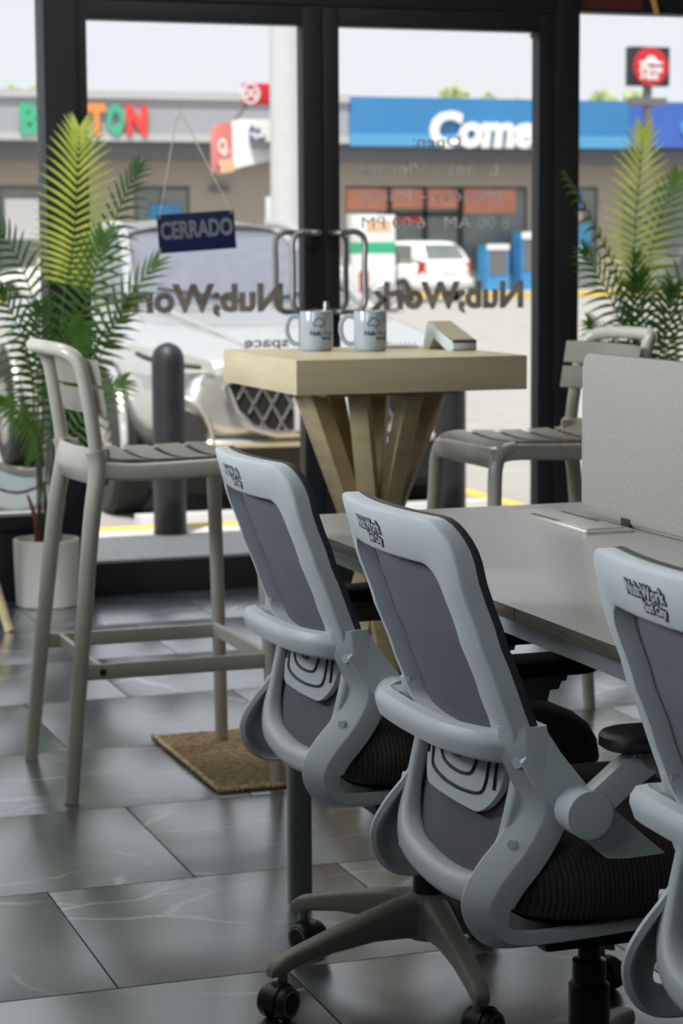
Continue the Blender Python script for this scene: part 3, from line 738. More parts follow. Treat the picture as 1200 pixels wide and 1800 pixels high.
obj('coral_panel', rings(B(), [[(x, d, z) for x, z in ((-.29, .02), (-.29, .50), (-.26, .56), (-.10, .59), (-.09, .19), (-.26, .16))] for d in (-.10, .10)]), M_SPINK, pb)
obj('peach_panel', rings(B(), [[(x, d, z) for x, z in ((-.27, .155), (-.09, .185), (-.07, .03), (-.22, 0))] for d in (-.10, .10)]), M_SPEACH, pb)
obj('white_panel', rings(B(), [[(x, d, z) for x, z in ((-.085, .05), (-.095, .59), (.02, .62), (.36, .62), (.36, .15), (.06, .09))] for d in (-.10, .10)]), M_SIGNW, pb)
t = text_bm('Q.', .2, .004, .006); fit_text(t, -.26, -.13, .20, .40, -.105); obj('lettering', t, M_SIGNW, pb, smooth=False)
t = text_bm('Au\nSuel', .2, .004, .004); fit_text(t, .10, .30, .36, .55, -.105); obj('lettering', t, M_NAVY, pb, smooth=False)
obj('bracket', box2(B(), (.12, -.26, .30), (.40, .03, .36)), M_BBAND, pb)
def pump(x, y, lab, sc=1):
    p = empty('fuel_pump', (x, y, -.1)); tag(p, lab, 'fuel pump', 'fuel pumps of the filling station')
    part('cabinet', (-.41, -.3, .1), (.41, .3, 1.45), M_SIGNW, p, .02); part('plinth', (-.45, -.35, 0), (.45, .35, .1), M_BBAND, p)
    part('green_band', (-.415, -.305, 1.28), (.415, .305, 1.52), M_GREENP, p); part('head', (-.41, -.3, 1.45), (.41, .3, 2.1), M_SIGNW, p, .02)
    part('display', (-.25, -.31, 1.75), (.3, -.3, 1.98), M_SPEACH, p); part('red_panel', (-.42, -.31, .45), (-.2, -.29, .9), M_RED, p)
    obj('hose', tube(B(), smooth_path([(.43, 0, 1.7), (.56, 0, 1.2), (.52, 0, .5), (.44, 0, .8)], 6), .025, 8), M_CDARK, p)
    obj('nozzle', tube(B(), [(.43, 0, 1.2), (.50, -.05, 1.05), (.50, -.16, 1.12)], .03, 8), M_CDARK, p)
pump(16.3, 45, 'white fuel pump with a green band beside the white hatchback')
pump(9.6, 29.5, 'white fuel pump partly hidden behind the white column')

# trees beyond the shops
def tree(x, y, h, r, lab, seed):
    rnd = random.Random(seed)
    tr = empty('tree', (x, y, -.1)); tag(tr, lab, 'tree', 'trees beyond the shops')
    obj('trunk', tube(B(), smooth_path([(0, 0, 0), (.1, 0, h * .4), (0, .1, h * .8)], 4), .16, 8, scale=[1 - .05 * k for k in range(9)]), M_TRUNK, tr)
    bm = B()
    for k in range(90):
        d = Vector((rnd.gauss(0, .55), rnd.gauss(0, .4), rnd.gauss(0, .27))) * r
        q = r * rnd.uniform(.08, .24)
        mt = Matrix.Translation(Vector((0, 0, h - r * .6)) + d)
        res = bmesh.ops.create_icosphere(bm, subdivisions=2, radius=q, matrix=mt)
        for v in res['verts']: v.co += Vector((rnd.uniform(-1, 1), rnd.uniform(-1, 1), rnd.uniform(-1, 1))) * q * .22
    o = obj('crown', bm, M_TREE, tr, recalc=False); o['kind'] = 'stuff'
for k, (x, h, r, lab) in enumerate(((14.2, 6.75, 1.0, 'tree top beyond the grey shop at the far left'), (28.5, 6.7, .6, 'small tree top left of the tallest one above the blue fascia'), (30.5, 7.05, .95, 'tallest tree top above the blue fascia'), (33.1, 6.9, 1.0, 'tree top above the word on the blue fascia, beside the right door frame'), (36.6, 7.1, 1.6, 'wide tree top seen in the right window left of the pole sign'), (41.2, 7.0, 1.6, 'tree top seen in the right window beyond the pole sign'))):
    tree(x, 75, h, r, lab, k + 3)

# ================================================================== INTERIOR FURNITURE
# ------------------------------------------------------------------ office chair (faces local +x)
def interp(tab, z):
    if z <= tab[0][0]: return tab[0][1]
    for (a, p), (b, q) in zip(tab, tab[1:]):
        if z <= b:
            t = (z - a) / (b - a); t = t * t * (3 - 2 * t) * .35 + t * .65
            return p + (q - p) * t
    return tab[-1][1]
BACK = [(.58, -.184), (.60, -.194), (.636, -.209), (.70, -.232), (.76, -.256), (.84, -.284), (.92, -.305)]
KC = .70
def bx(y, z, d=0): return interp(BACK, z) + KC * y * y + d
LOW = [(.36, -.180), (.39, -.194), (.43, -.206), (.479, -.198), (.557, -.178), (.63, -.170)]
def lx(y, z, d=0): return interp(LOW, z) + .55 * y * y + d

def ring_surface(outer, inner, fx, d_back, d_front, bev):
    """ring-shaped frame between two loops in (y,z); rounded edges"""
    n = len(outer)
    def lerp(t, sgn=0): return [(o[0] + (i[0] - o[0]) * t, o[1] + (i[1] - o[1]) * t) for o, i in zip(outer, inner)]
    loops = [(lerp(0), d_front), (lerp(0), d_back + bev), (lerp(.03), d_back + bev * .3), (lerp(.09), d_back), (lerp(.5), d_back - bev * .15), (lerp(.93), d_back), (lerp(.98), d_back + bev * .3), (lerp(1), d_back + bev), (lerp(1), d_front)]
    rs = [[(fx(y, z, d), y, z) for y, z in lp] for lp, d in loops]
    return rings(B(), rs, wrap=True)

def shell(loop, fx, d0, d1, zc):
    """filled sheet with the outline of loop: concentric rings towards the centre"""
    cy0 = sum(p[0] for p in loop) / len(loop)
    def sc(t): return [(cy0 + (y - cy0) * t, zc + (z - zc) * t) for y, z in loop]
    bm = B(); ts = (1, .85, .65, .45, .25, .08)
    rs = [[(fx(y, z, d0), y, z) for y, z in sc(t)] for t in reversed(ts)] + [[(fx(y, z, d1), y, z) for y, z in sc(t)] for t in ts]
    return rings(bm, rs)

def shift(loop, dz): return [(y, z + dz) for y, z in loop]

def office_chair():
    c = empty('office_chair')
    sh = lambda lp_: [(y + .008, z) for y, z in lp_]
    outer = sh(shift(rr(.418, .325, .052, 6, 8), .7525))
    inner = sh(shift([(y, z if z > 0 else z - .034 * min(1, -z / .08)) for y, z in rr(.320, .200, .034, 6, 8)], .752))
    obj('back_frame', ring_surface(outer, inner, bx, 0, .026, .006), M_PLAST, c)
    big = sh(shift(rr(.420, .327, .053, 6, 8), .7525))
    obj('back_trim', ring_surface(big, sh(shift(rr(.386, .29, .045, 6, 8), .7525)), bx, .024, .035, .004), M_DKRUB, c)
    obj('back_mesh', shell(sh(shift(rr(.406, .313, .05, 6, 8), .7525)), bx, .025, .031, .7525), M_MESH, c)
    # lower back: U frame and mesh
    up_ = [(.168, .632), (.169, .58), (.168, .50), (.156, .452), (.118, .422), (.05, .411), (0, .409)]
    half = smooth_path([(lx(y, z), y, z) for y, z in up_], 6)
    path = half + [Vector((p.x, -p.y, p.z)) for p in reversed(half[:-1])]
    obj('lower_frame', sweep(B(), path, rr(.036, .034, .012, 3), hint=(1, 0, .0), scale=[.62 + .48 * max(0, min(1, (.50 - p.z) / .07)) for p in path]), M_PLAST, c)
    lm = shift(rr(.35, .235, .075, 6, 6), .512)
    obj('lower_mesh', shell(lm, lx, .016, .022, .512), M_MESH, c)
    # yoke: band across the back where the two halves meet
    yk = smooth_path([(-.168, .208, .610), (-.198, .205, .611), (-.222, .176, .615), (-.236, .09, .620), (-.240, 0, .622), (-.234, -.09, .622), (-.212, -.145, .621), (-.188, -.170, .620), (-.166, -.180, .619)], 6)
    obj('yoke', sweep(B(), yk, [(-.018, -.018), (-.010, -.024), (.005, -.017), (.011, .0), (.010, .009), (.004, .018), (-.010, .021), (-.022, .012)][::-1], hint=(0, 0, 1)), M_PLAST, c)
    # lumbar plate with concentric slots
    def fx(y, z, d): return lx(y, z, d) + .002
    lp = [(y * (.80 + .20 * min(1, max(0, (z + .07) / .09))), z + .572) for y, z in rr(.286, .115, .045, 6, 4)]
    lo = obj('lumbar_plate', shell(lp, fx, -.004, .006, .572), M_PLAST, c)
    for w_, zb in ((.19, .536), (.125, .556), (.06, .576)):
        pts = [(w_ / 2 + .004, .605), (w_ / 2, zb + .02), (w_ / 2 - .012, zb + .003), (w_ * .2, zb - .003), (0, zb - .004)]
        hp = smooth_path([(fx(y, z, -.0042), y, z) for y, z in pts], 4)
        sweep_p = hp + [Vector((p.x, -p.y, p.z)) for p in reversed(hp[:-1])]
        obj('slot', sweep(B(), sweep_p, rr(.004, .006, .001, 1), hint=(1, 0, 0)), M_BLACK, lo)
    for s in (-1, 1):
        hp = smooth_path([(fx(s * .118, z, -.0042), s * .118, z) for z in (.60, .575, .55)], 3)
        obj('slot', sweep(B(), hp, rr(.004, .006, .001, 1), hint=(1, 0, 0)), M_BLACK, lo)
    # S-shaped side brackets running down and forward under the seat
    prof = [(-.194, .648), (-.190, .61), (-.175, .575), (-.168, .545), (-.189, .507), (-.217, .475), (-.237, .445), (-.243, .418), (-.234, .388), (-.210, .364), (-.17, .356), (-.08, .358), (.02, .362), (.10, .362)]
    wid = [.054, .058, .060, .060, .060, .060, .060, .058, .052, .040, .030, .028, .028, .028]
    for s in (1, -1):
        pts = smooth_path([(x, 0, z) for x, z in prof], 4)
        ws = [v.x for v in smooth_path([(w_, 0, 0) for w_ in wid], 4)]
        rs = []
        for i, p in enumerate(pts):
            tn = (pts[min(i + 1, len(pts) - 1)] - pts[max(i - 1, 0)]).normalized()
            nn = Vector((-tn.z, 0, tn.x))            # towards the front / inside of the S
            if nn.x < 0 and tn.z < -.3: nn = -nn
            w_ = ws[i]
            q_ = w_ / .06; so_ = max(0, min(1, (p.z - .535) / .03))
            sec = [(.001 * q_, .172), (.0, .177), (.024 * q_, .209), (.028 * q_, .211), (w_ * .97, .209), (w_, .206), (w_ * .98, .196 - .020 * so_), (.034 * q_, .197 - .028 * so_), (.028 * q_, .194 - .026 * so_), (.008 * q_, .169 - .004 * so_)]
            rs.append([(p.x + nn.x * a, -s * b, p.z + nn.z * a) for a, b in sec])
        br = obj('side_bracket', rings(B(), rs), M_PLAST, c)
        for bxx, bz in ((-.175, .603), (-.182, .498)):
            pc = Vector((bxx, -s * .1955, bz)); dn = Vector((-.72, -s * .69, 0))
            obj('bolt_cap', cyl(B(), pc - dn * .004, pc + dn * .0022, .0075, .0066, 16), M_PLAST, br)
        # armrest: straight lever, pivot disc, rising arm, mount and pad
        ar = obj('armrest_lever', rings(B(), [[(x + .017 * q, -s * (yy + k), z + .021 * q) for q, yy in ((-1, .180), (-1, .208), (1, .208), (1, .180))] for x, z, k in ((-.158, .626, .0), (-.138, .594, .003), (-.104, .548, .016), (-.03, .482, .02), (.05, .415, .018))], cap=True), M_PLAST, c, bevel=.003)
        obj('pivot', cyl(B(), (-.104, -s * .218, .545), (-.104, -s * .262, .545), .0315, .0315, 28), M_PLAST, ar, bevel=.004)
        obj('arm', rings(B(), [[(x + .0135 * q, -s * yy, z - .0145 * q) for q, yy in ((-1, .232), (-1, .258), (1, .258), (1, .232))] for x, z in ((-.098, .552), (-.05, .590), (-.005, .618))]), M_PLAST, ar, bevel=.003)
        obj('pad_mount', rings(B(), [[(x, -s * (.247 + q), z) for x, q in ((-.03 - k, -.02), (.075 + k, -.02), (.075 + k, .02), (-.03 - k, .02))] for z, k in ((.585, -.02), (.600, -.016), (.601, -.002), (.612, .002), (.613, .010), (.622, .012))]), M_PLAST2, ar)
        pd = [(x + .030, y - s * .248) for x, y in rr(.225, .078, .034, 5, 2)]
        bm = B(); rings(bm, [[(.030 + (x - .030) * k, -s * .248 + (y + s * .248) * k, z) for x, y in pd] for z, k in ((.624, .95), (.628, 1), (.640, 1), (.645, .96), (.647, .88))])
        obj('arm_pad', bm, M_BLACK, ar)
    # seat cushion
    bm = B(); rs = []
    base = rr(.455, .475, .10, 6, 5)
    for z, ins in ((.386, .06), (.388, .02), (.396, .004), (.42, -.004), (.45, .0), (.472, .012), (.486, .035), (.493, .07), (.496, .12), (.497, .19)):
        k = 1 - ins / .2375
        rs.append([(.055 + x * k, y * k, z - (.022 * max(0, (x * k - .08) / .15) ** 2) + .006 * (y * k / .2) ** 2) for x, y in base])
    obj('seat', rings(bm, rs), M_SEAT, c)
    obj('seat_pan', rings(B(), [[(.055 + x * k, y * k, z) for x, y in rr(.42, .42, .08, 5, 2)] for z, k in ((.345, .6), (.358, .92), (.386, .98))]), M_BLACK, c)
    obj('tilt_mechanism', box2(B(), (-.08, -.07, .305), (.12, .07, .348)), M_BLACK, c, bevel=.01)
    # gas lift, star base, casters
    gl = obj('gas_lift', lathe(B(), [(.029, .10), (.029, .235), (.024, .24), (.0235, .27), (.016, .272), (.016, .31)], n=24), M_GAS, c); gl.location = (.012, -.014, 0)
    bs = empty('star_base'); bs.parent = c; bs.location = (.012, -.014, 0); bs.rotation_euler = (0, 0, math.radians(198))
    obj('hub', lathe(B(), [(.030, .085), (.044, .09), (.048, .12), (.044, .155), (.034, .165), (.030, .166)], n=28), M_PLAST2, bs)
    for k in range(5):
        a = 2 * PI * k / 5; R_ = Matrix.Rotation(a, 4, 'Z')
        rs = []
        for t_, w_, z0, z1 in ((.02, .052, .088, .162), (.06, .046, .094, .160), (.12, .040, .098, .148), (.20, .034, .092, .128), (.265, .031, .080, .110), (.292, .030, .072, .102), (.308, .026, .070, .090), (.313, .020, .070, .082)):
            rs.append([(t_, y, z) for y, z in [(p, (z0 + z1) / 2 + q) for p, q in rr(w_, z1 - z0, min(w_, z1 - z0) * .3, 3)]])
        o = obj('base_leg', rings(B(), rs), M_PLAST2, bs); o.rotation_euler = (0, 0, a)
        cs = empty('caster'); cs.parent = bs; p = R_ @ Vector((.288, 0, 0)); cs.location = p; cs.rotation_euler = (0, 0, a + [.4, 2.2, -.7, 1.3, 3.0][k])
        obj('stem', cyl(B(), (0, 0, .05), (0, 0, .074), .009, n=12), M_CHROME, cs)
        obj('hood', rings(B(), [[(.012 + .031 * math.cos(q), yy, .029 + .031 * math.sin(q)) for q in [PI * j / 12 - .2 for j in range(0, 15)]] + [] for yy in (-.012, .012)]), M_BLACK, cs)
        for s in (-1, 1):
            w = obj('wheel', lathe(B(), [(.006, .008 * 1), (.0255, .008), (.028, .011), (.028, .021), (.0245, .026), (.006, .027)], n=24), M_BLACK, cs, loc=(.012, 0, .028), rot=(s * PI / 2, 0, 0))
            obj('wheel_ring', sweep(B(), [(.020 * math.cos(2 * PI * j / 24), .020 * math.sin(2 * PI * j / 24), .0262) for j in range(24)], rr(.004, .003, .001, 1), hint=(0, 0, 1), closed=True), M_WHEEL, w)
    # printed logo on the top bar
    def wrap_logo(bm, u0, z0, d):
        for v in bm.verts:
            y = u0 - v.co.x; z = z0 + v.co.y
            v.co = Vector((bx(y, z, -.0017 - d) - v.co.z * .5, y, z))
        bmesh.ops.recalc_face_normals(bm, faces=bm.faces[:]); return bm
    lg = empty('logo_sticker'); lg.parent = c
    for body, size, u0, z0 in (('Nub;Work', .0200, .070, .8810), ('Surf City', .0132, .030, .8665)):
        t = dilate(body, size, .0027, .0002, spacing=1.06)
        obj('logo_outline', wrap_logo(t, u0, z0, .0), M_SIGNB, lg, smooth=False)
        t = dilate(body, size, .0007, .0002, spacing=1.06)
        obj('logo_text', wrap_logo(t, u0, z0, .0004), M_WHITE, lg, smooth=False)
    return c

chair = office_chair()
spots = [(1.300, 3.435, 0, 'farthest grey office chair of the three, beside the warm grey bar stool'), (1.270, 2.685, -.4, 'middle grey office chair of the three at the desk'), (1.345, 2.035, 0, 'nearest grey office chair, cut off by the right photo edge')]
for i, (x, y, a, lab) in enumerate(spots):
    o = chair if i == 0 else copy_tree(chair)
    o.location = (x, y, 0); o.rotation_euler = (0, 0, math.radians(a)); tag(o, lab, 'office chair', 'grey mesh-back office chairs along the desk')

for ch in chair.children:
    if ch.name.startswith(('gas_lift', 'star_base')): ch.location = (.022, -.056, 0)
    if ch.name.startswith('star_base'): ch.rotation_euler.z = math.radians(192)
# ------------------------------------------------------------------ desk with divider screen
dk = empty('desk', (1.775, 2.7, 0)); tag(dk, 'long shared desk with grey-brown top and pale metal frame', 'desk')
X0, X1, Y0, Y1, ZT = -.56, .56, -1.5, 1.22, .75
def top_piece(ya, yb):
    o = obj('worktop', box2(B(), (X0, ya, ZT - .019), (X1, yb, ZT)), [M_DESK, M_DEDGE], dk, bevel=.0012)
    for p in o.data.polygons:
        if p.normal.z < .5: p.material_index = 1
top_piece(Y0, Y1)
obj('edge_joint', box2(B(), (X0 - .0004, .079, ZT - .0185), (X0 + .002, .0805, ZT - .001)), M_BLACK, dk)
obj('side_rail', box2(B(), (X0 + .012, Y0 + .02, ZT - .046), (X0 + .052, Y1 - .02, ZT - .0195)), M_RAIL, dk, bevel=.003)
obj('side_rail', box2(B(), (X1 - .052, Y0 + .02, ZT - .046), (X1 - .012, Y1 - .02, ZT - .0195)), M_RAIL, dk, bevel=.003)
for yy in (Y1 - .05, 0.08, Y0 + .05): obj('cross_rail', box2(B(), (X0 + .052, yy - .02, ZT - .046), (X1 - .052, yy + .02, ZT - .0195)), M_RAIL, dk, bevel=.003)
for sx_ in (X0 + .034, X1 - .034):
    for yy in (Y1 - .05, Y0 + .05):
        lg = obj('leg', rings(B(), [[(sx_ + a, yy + b, z) for a, b in rr(.044, .034, .010, 4)] for z in (.012, ZT - .046)]), M_LEGM, dk)
        obj('foot', rings(B(), [[(sx_ + a, yy + b, z) for a, b in rr(.042 * k, .034 * k, .010, 4)] for z, k in ((0, .9), (.004, 1), (.012, 1))]), M_RAIL, lg)

sc = empty('desk_screen', (1.772, 2.6, ZT)); tag(sc, 'pale grey fabric divider screen standing along the middle of the desk', 'desk screen')
lp = shift(rr(2.24, .300, .028, 6, 6), .155)
obj('panel', rings(B(), [[(dx, y * k, .155 + (z - .155) * k2) for y, z in lp] for dx, k, k2 in ((-.012, .996, .975), (-.009, 1, 1), (.009, 1, 1), (.012, .996, .975))]), M_FELT, sc)
obj('base_trim', box2(B(), (-.008, -1.08, .002), (.008, 1.08, .007)), M_ALU, sc)
for yy in (.93, .0, -.9): obj('clamp', box2(B(), (-.014, yy - .018, 0), (.014, yy + .018, .016)), M_BLACK, sc, bevel=.002)

gm = empty('cable_grommet', (1.694, 3.632, ZT)); tag(gm, 'rectangular aluminium cable flap set in the desktop beside the screen', 'cable flap')
obj('flange', rings(B(), [[(x * k, y * k2, z) for x, y in rr(.098, .345, .008, 3)] for z, k, k2 in ((.0, 1, 1), (.004, 1, 1), (.006, .96, .985))]), M_ALU, gm)
obj('lid', box2(B(), (-.036, -.155, .006), (.036, .155, .008)), M_ALU, gm, bevel=.0007)
for a, b, ya, yb in ((-.036, -.028, -.03, .09), (.028, .036, -.06, .10)): obj('brush_slot', box2(B(), (a, ya, .0078), (b, yb, .0085)), M_BLACK, gm)

# ------------------------------------------------------------------ bar stools (face local +x)
def stool():
    s_ = empty('bar_stool')
    for sy in (1, -1):
        obj('leg', tube(B(), smooth_path([(-.245, sy * .235, 0), (-.215, sy * .218, .30), (-.180, sy * .198, .62), (-.158, sy * .186, .755), (-.163, sy * .186, .80)], 6), .0165, 14, scale=[1 + .35 * min(1, k / 22) for k in range(25)]), M_STOOL, s_)
        obj('leg', tube(B(), smooth_path([(.245, sy * .235, 0), (.236, sy * .218, .30), (.224, sy * .200, .62), (.218, sy * .194, .715), (.20, sy * .190, .752), (.165, sy * .188, .762)], 6), .0165, 14, scale=[1 + .1 * min(1, k / 15) for k in range(31)]), M_STOOL, s_)
        obj('side_rail', sweep(B(), smooth_path([(-.165, sy * .186, .756), (-.08, sy * .192, .748), (.05, sy * .194, .750), (.17, sy * .190, .753), (.205, sy * .182, .744)], 4), rr(.030, .040, .008, 3)), M_STOOL, s_)
        obj('stretcher', sweep(B(), [(-.226, sy * .222, .297), (-.19, sy * .221, .297), (.15, sy * .219, .297), (.236, sy * .2195, .297)], rr(.014, .036, .004, 2)), M_STOOL, s_)
        obj('bolt', cyl(B(), (-.165, sy * .226, .297), (-.165, sy * .232, .297), .008, n=12), M_BLACK, s_)
    obj('cross_stretcher', sweep(B(), [(-.168, -.22, .297), (-.168, .22, .297)], rr(.014, .034, .004, 2)), M_STOOL, s_)
    obj('cross_stretcher', sweep(B(), [(.226, -.21, .302), (.226, .21, .302)], rr(.014, .034, .004, 2)), M_STOOL, s_)
    obj('front_rail', sweep(B(), smooth_path([(.214, .188, .735), (.222, .10, .738), (.224, 0, .738), (.222, -.10, .738), (.214, -.188, .735)], 4), rr(.026, .050, .010, 3)), M_STOOL, s_)
    ap = smooth_path([(-.130, .180, .752), (-.175, .165, .755), (-.196, .08, .757), (-.200, 0, .757), (-.196, -.08, .757), (-.175, -.165, .755), (-.130, -.180, .752)], 5)
    obj('rear_apron', sweep(B(), ap, [(-.016, .046), (-.009, .048), (-.004, .030), (.002, .0), (-.004, -.026), (-.014, -.036), (-.030, -.036), (-.026, -.012), (-.018, .02)], hint=(0, 0, 1)), M_STOOL, s_)
    # five seat slats
    for k in range(5):
        xa = -.172 + k * .0795; xb = xa + .0635
        if k == 4: xb = .216
        def f(u, v, xa=xa, xb=xb):
            x = xa + (xb - xa) * u; y = -.186 + .372 * v
            z = .772 + .010 * (2 * v - 1) ** 2 - .006 * math.sin(PI * (x + .2) / .42) - .018 * max(0, (x - .16) / .06) ** 2 + .014 * max(0, (-.12 - x) / .05) ** 2
            return (x, y, z)
        o = obj('seat_slat', grid(B(), f, 4, 10, -.012), M_STOOL, s_, bevel=0)
    # back hoop and two curved back slats
    hp = smooth_path([(-.160, .186, .78), (-.168, .187, .85), (-.186, .184, .965), (-.200, .176, 1.005), (-.222, .150, 1.024), (-.246, .09, 1.030), (-.254, 0, 1.031)], 6)
    path = hp + [Vector((p.x, -p.y, p.z)) for p in reversed(hp[:-1])]
    obj('back_hoop', tube(B(), path, .0165, 14), M_STOOL, s_)
    for za, zb in ((.948, 1.006), (.882, .940)):
        def g(u, v, za=za, zb=zb):
            y = -.218 + .436 * u; z = za + (zb - za) * v
            return (-.141 - .044 * (1 - (y / .218) ** 2) - .16 * (z - .88), y, z)
        o = obj('back_slat', grid(B(), g, 16, 3, .011), M_STOOL, s_)
        md = o.modifiers.new('edge', 'BEVEL'); md.width = .004; md.segments = 2; md.limit_method = 'ANGLE'
    return s_
st = stool(); st.location = (1.255, 5.05, 0)
tag(st, 'warm grey bar stool with slatted seat in front of the left palm', 'bar stool', 'warm grey bar stools at the high table')
st2 = copy_tree(st); st2.location = (2.32, 5.12, 0); st2.rotation_euler = (0, 0, PI)
st2['label'] = 'warm grey bar stool partly hidden behind the desk screen'

# ------------------------------------------------------------------ high table
tb = empty('high_table', (1.815, 5.035, 0)); tag(tb, 'square wooden high table with a thick top on crossing legs', 'table')
obj('tabletop', box2(B(), (-.285, -.30, .92), (.285, .30, 1.0)), M_WOODT, tb, bevel=.003)
obj('top_plate', box2(B(), (-.17, -.17, .905), (.17, .17, .92)), M_WOOD, tb)
for k in range(8):
    a = math.radians(-33 + 45 * k); u, v = .165 * math.cos(a), .165 * math.sin(a)
    a_ = Vector((u, v, .906)); b_ = Vector((-u * 1.05, -v * 1.05, 0))
    rad = Vector((u, v, 0)).normalized(); side = Vector((-rad.y, rad.x, 0)) 
    off_ = side * .012
    obj('leg', rings(B(), [[p + off_ + side * s1 + rad * s2 for s1, s2 in ((-.023, -.022), (.023, -.022), (.023, .022), (-.023, .022))] for p in (a_, b_)]), M_WOOD, tb, bevel=.002)

# ------------------------------------------------------------------ things on the table
def mug(x, y, lab):
    m_ = empty('mug', (x, y, 1.0)); m_.rotation_euler = (0, 0, 0); tag(m_, lab, 'mug', 'printed mugs on the high table')
    obj('cup', lathe(B(), [(.001, .002), (.034, .0), (.038, .003), (.0405, .008), (.0405, .096), (.0398, .0985), (.038, .0985), (.037, .096), (.037, .008), (.001, .006)], n=40), M_MUG, m_)
    # handle points left in the photo
    hd = Vector((-.955, .297, 0))
    hp = smooth_path([(.038, .082), (.058, .085), (.072, .072), (.076, .05), (.070, .028), (.056, .016), (.038, .018)], 5)if False else None
    pts = [Vector((hd.x * r_, hd.y * r_, z)) for r_, z in ((.038, .083), (.056, .086), (.069, .074), (.073, .052), (.067, .030), (.054, .018), (.038, .020))]
    obj('handle', sweep(B(), smooth_path(pts, 6), rr(.012, .008, .003, 3), hint=(-hd.y, hd.x, 0)), M_MUG, m_)
    # print: cloud mark and two words, wrapped on the side towards the camera
    a0 = math.atan2(-.945, -.327) + .10
    def wrapc(bm, u0, z0, r_=.0408):
        for v in bm.verts:
            a = a0 + (u0 + v.co.x) / r_; rad = r_ + .0002 + v.co.z
            v.co = Vector((rad * math.cos(a), rad * math.sin(a), z0 + v.co.y))
        return bm
    t = text_bm('Nub', .0155, .0002, .0006); obj('print', wrapc(t, -.020, .040), M_NAVY, m_, smooth=False)
    t = text_bm(';Work', .0145, .0002, .0002); obj('print', wrapc(t, .0085, .040), M_GPRINT, m_, smooth=False)
    t = text_bm('Surf City', .0085, .0002, .0004); obj('print', wrapc(t, .010, .030), M_NAVY, m_, smooth=False)
    cl_ = [(-.012, .004), (-.014, .010), (-.008, .015), (-.004, .022), (.004, .023), (.009, .018), (.015, .014), (.015, .007), (.010, .004), (.006, -.001), (.004, .004)]
    path = []
    for u, v in cl_:
        a = a0 + (u + .002) / .0408; path.append((.0411 * math.cos(a), .0411 * math.sin(a), .060 + v))
    obj('print', tube(B(), path, .0011, 6, closed=True), M_NAVY, m_)
mug(1.722, 5.165, 'pale mug with a blue cloud print, left of the pair on the high table')
mug(1.842, 5.105, 'pale mug with a blue cloud print, right of the pair on the high table')
lt = empty('metal_dispenser', (1.775, 5.245, 1.0)); tag(lt, 'slim grey metal dispenser standing behind the left mug', 'dispenser')
obj('body', lathe(B(), [(.013, 0), (.013, .095), (.011, .100)], n=20), M_CHROME, lt)
obj('cap', lathe(B(), [(.0075, .10), (.0075, .118), (.006, .120)], n=16), M_CHROME, lt)

ct = empty('card_terminal', (2.048, 5.10, 1.0), math.radians(-86)); tag(ct, 'pale grey card terminal with a tilted screen on the high table', 'card terminal')
side = [(-.078, .0), (-.080, .012), (-.062, .062), (-.045, .066), (.090, .024), (.092, .004), (.086, .0), (.055, .0), (-.02, .030), (-.045, .0)]
obj('housing', rings(B(), [[(x, y, z) for x, z in [(sx2 * k, sz) for sx2, sz in side]] for y, k in ((-.033, .98), (-.030, 1), (.030, 1), (.033, .98))]), M_LEATHERW, ct, bevel=.002)
obj('screen', rings(B(), [[(x, y * .95, z + d) for x, y, z in ((-.048, -.030, .0672), (.086, -.030, .0262), (.086, .030, .0262), (-.048, .030, .0672))] for d in (-.004, .0022)]), M_SCREENB, ct)
obj('bezel', rings(B(), [[(x, y, z + d) for x, y, z in ((-.052, -.0325, .0675), (.091, -.0325, .0240), (.091, .0325, .0240), (-.052, .0325, .0675))] for d in (-.004, .0004)]), M_BLACK, ct)
nb = empty('notebook', (1.965, 5.255, 1.0), math.radians(-20)); tag(nb, 'small white spiral notebook lying beside the card terminal', 'notebook')
obj('pages', box2(B(), (-.055, -.04, .001), (.055, .04, .007)), M_PAPER, nb, bevel=.001)
obj('cover', box2(B(), (-.056, -.041, 0), (.056, .041, .001)), M_BBAND, nb)
for k in range(9): obj('spiral_ring', tube(B(), [(-.048 + k * .012, .038 + .006 * math.cos(2 * PI * j / 10), .005 + .007 * math.sin(2 * PI * j / 10)) for j in range(10)], .001, 5, closed=True), M_CHROME, nb)

# ------------------------------------------------------------------ jute mat
jm = obj('jute_mat', B(), M_JUTE); bpy.data.objects.remove(jm)
bm = B(); nx_, ny_ = 60, 60
rj = random.Random(4)
def jf(u, v):
    x = 1.35 + .25 * u; y = 4.79 + .612 * v
    e = min(u * .25, (1 - u) * .25, v * .61, (1 - v) * .61)
    return (x + .004 * math.sin(v * 55) * (u < .02), y + .004 * math.sin(u * 80) * (v < .02), .004 + min(.007, .002 + e * .4) + rj.uniform(-.0016, .0016))
jm = obj('jute_mat', grid(bm, jf, 40, 90, .006), M_JUTE); tag(jm, 'coarse brown jute mat on the tiles under the bar stool front legs', 'mat')
for sname, pth in (('edge_braid', [(1.35 + .25 * k / 60, 4.792 + .002 * math.sin(k * 2.1), .007) for k in range(61)]), ('edge_braid', [(1.352 + .002 * math.sin(k * 2.2), 4.79 + .612 * k / 45, .007) for k in range(46)])):
    obj(sname, tube(B(), pth, .0062, 7, scale=[1 + .25 * math.sin(k * 2.4) for k in range(len(pth))]), M_JUTE, jm)

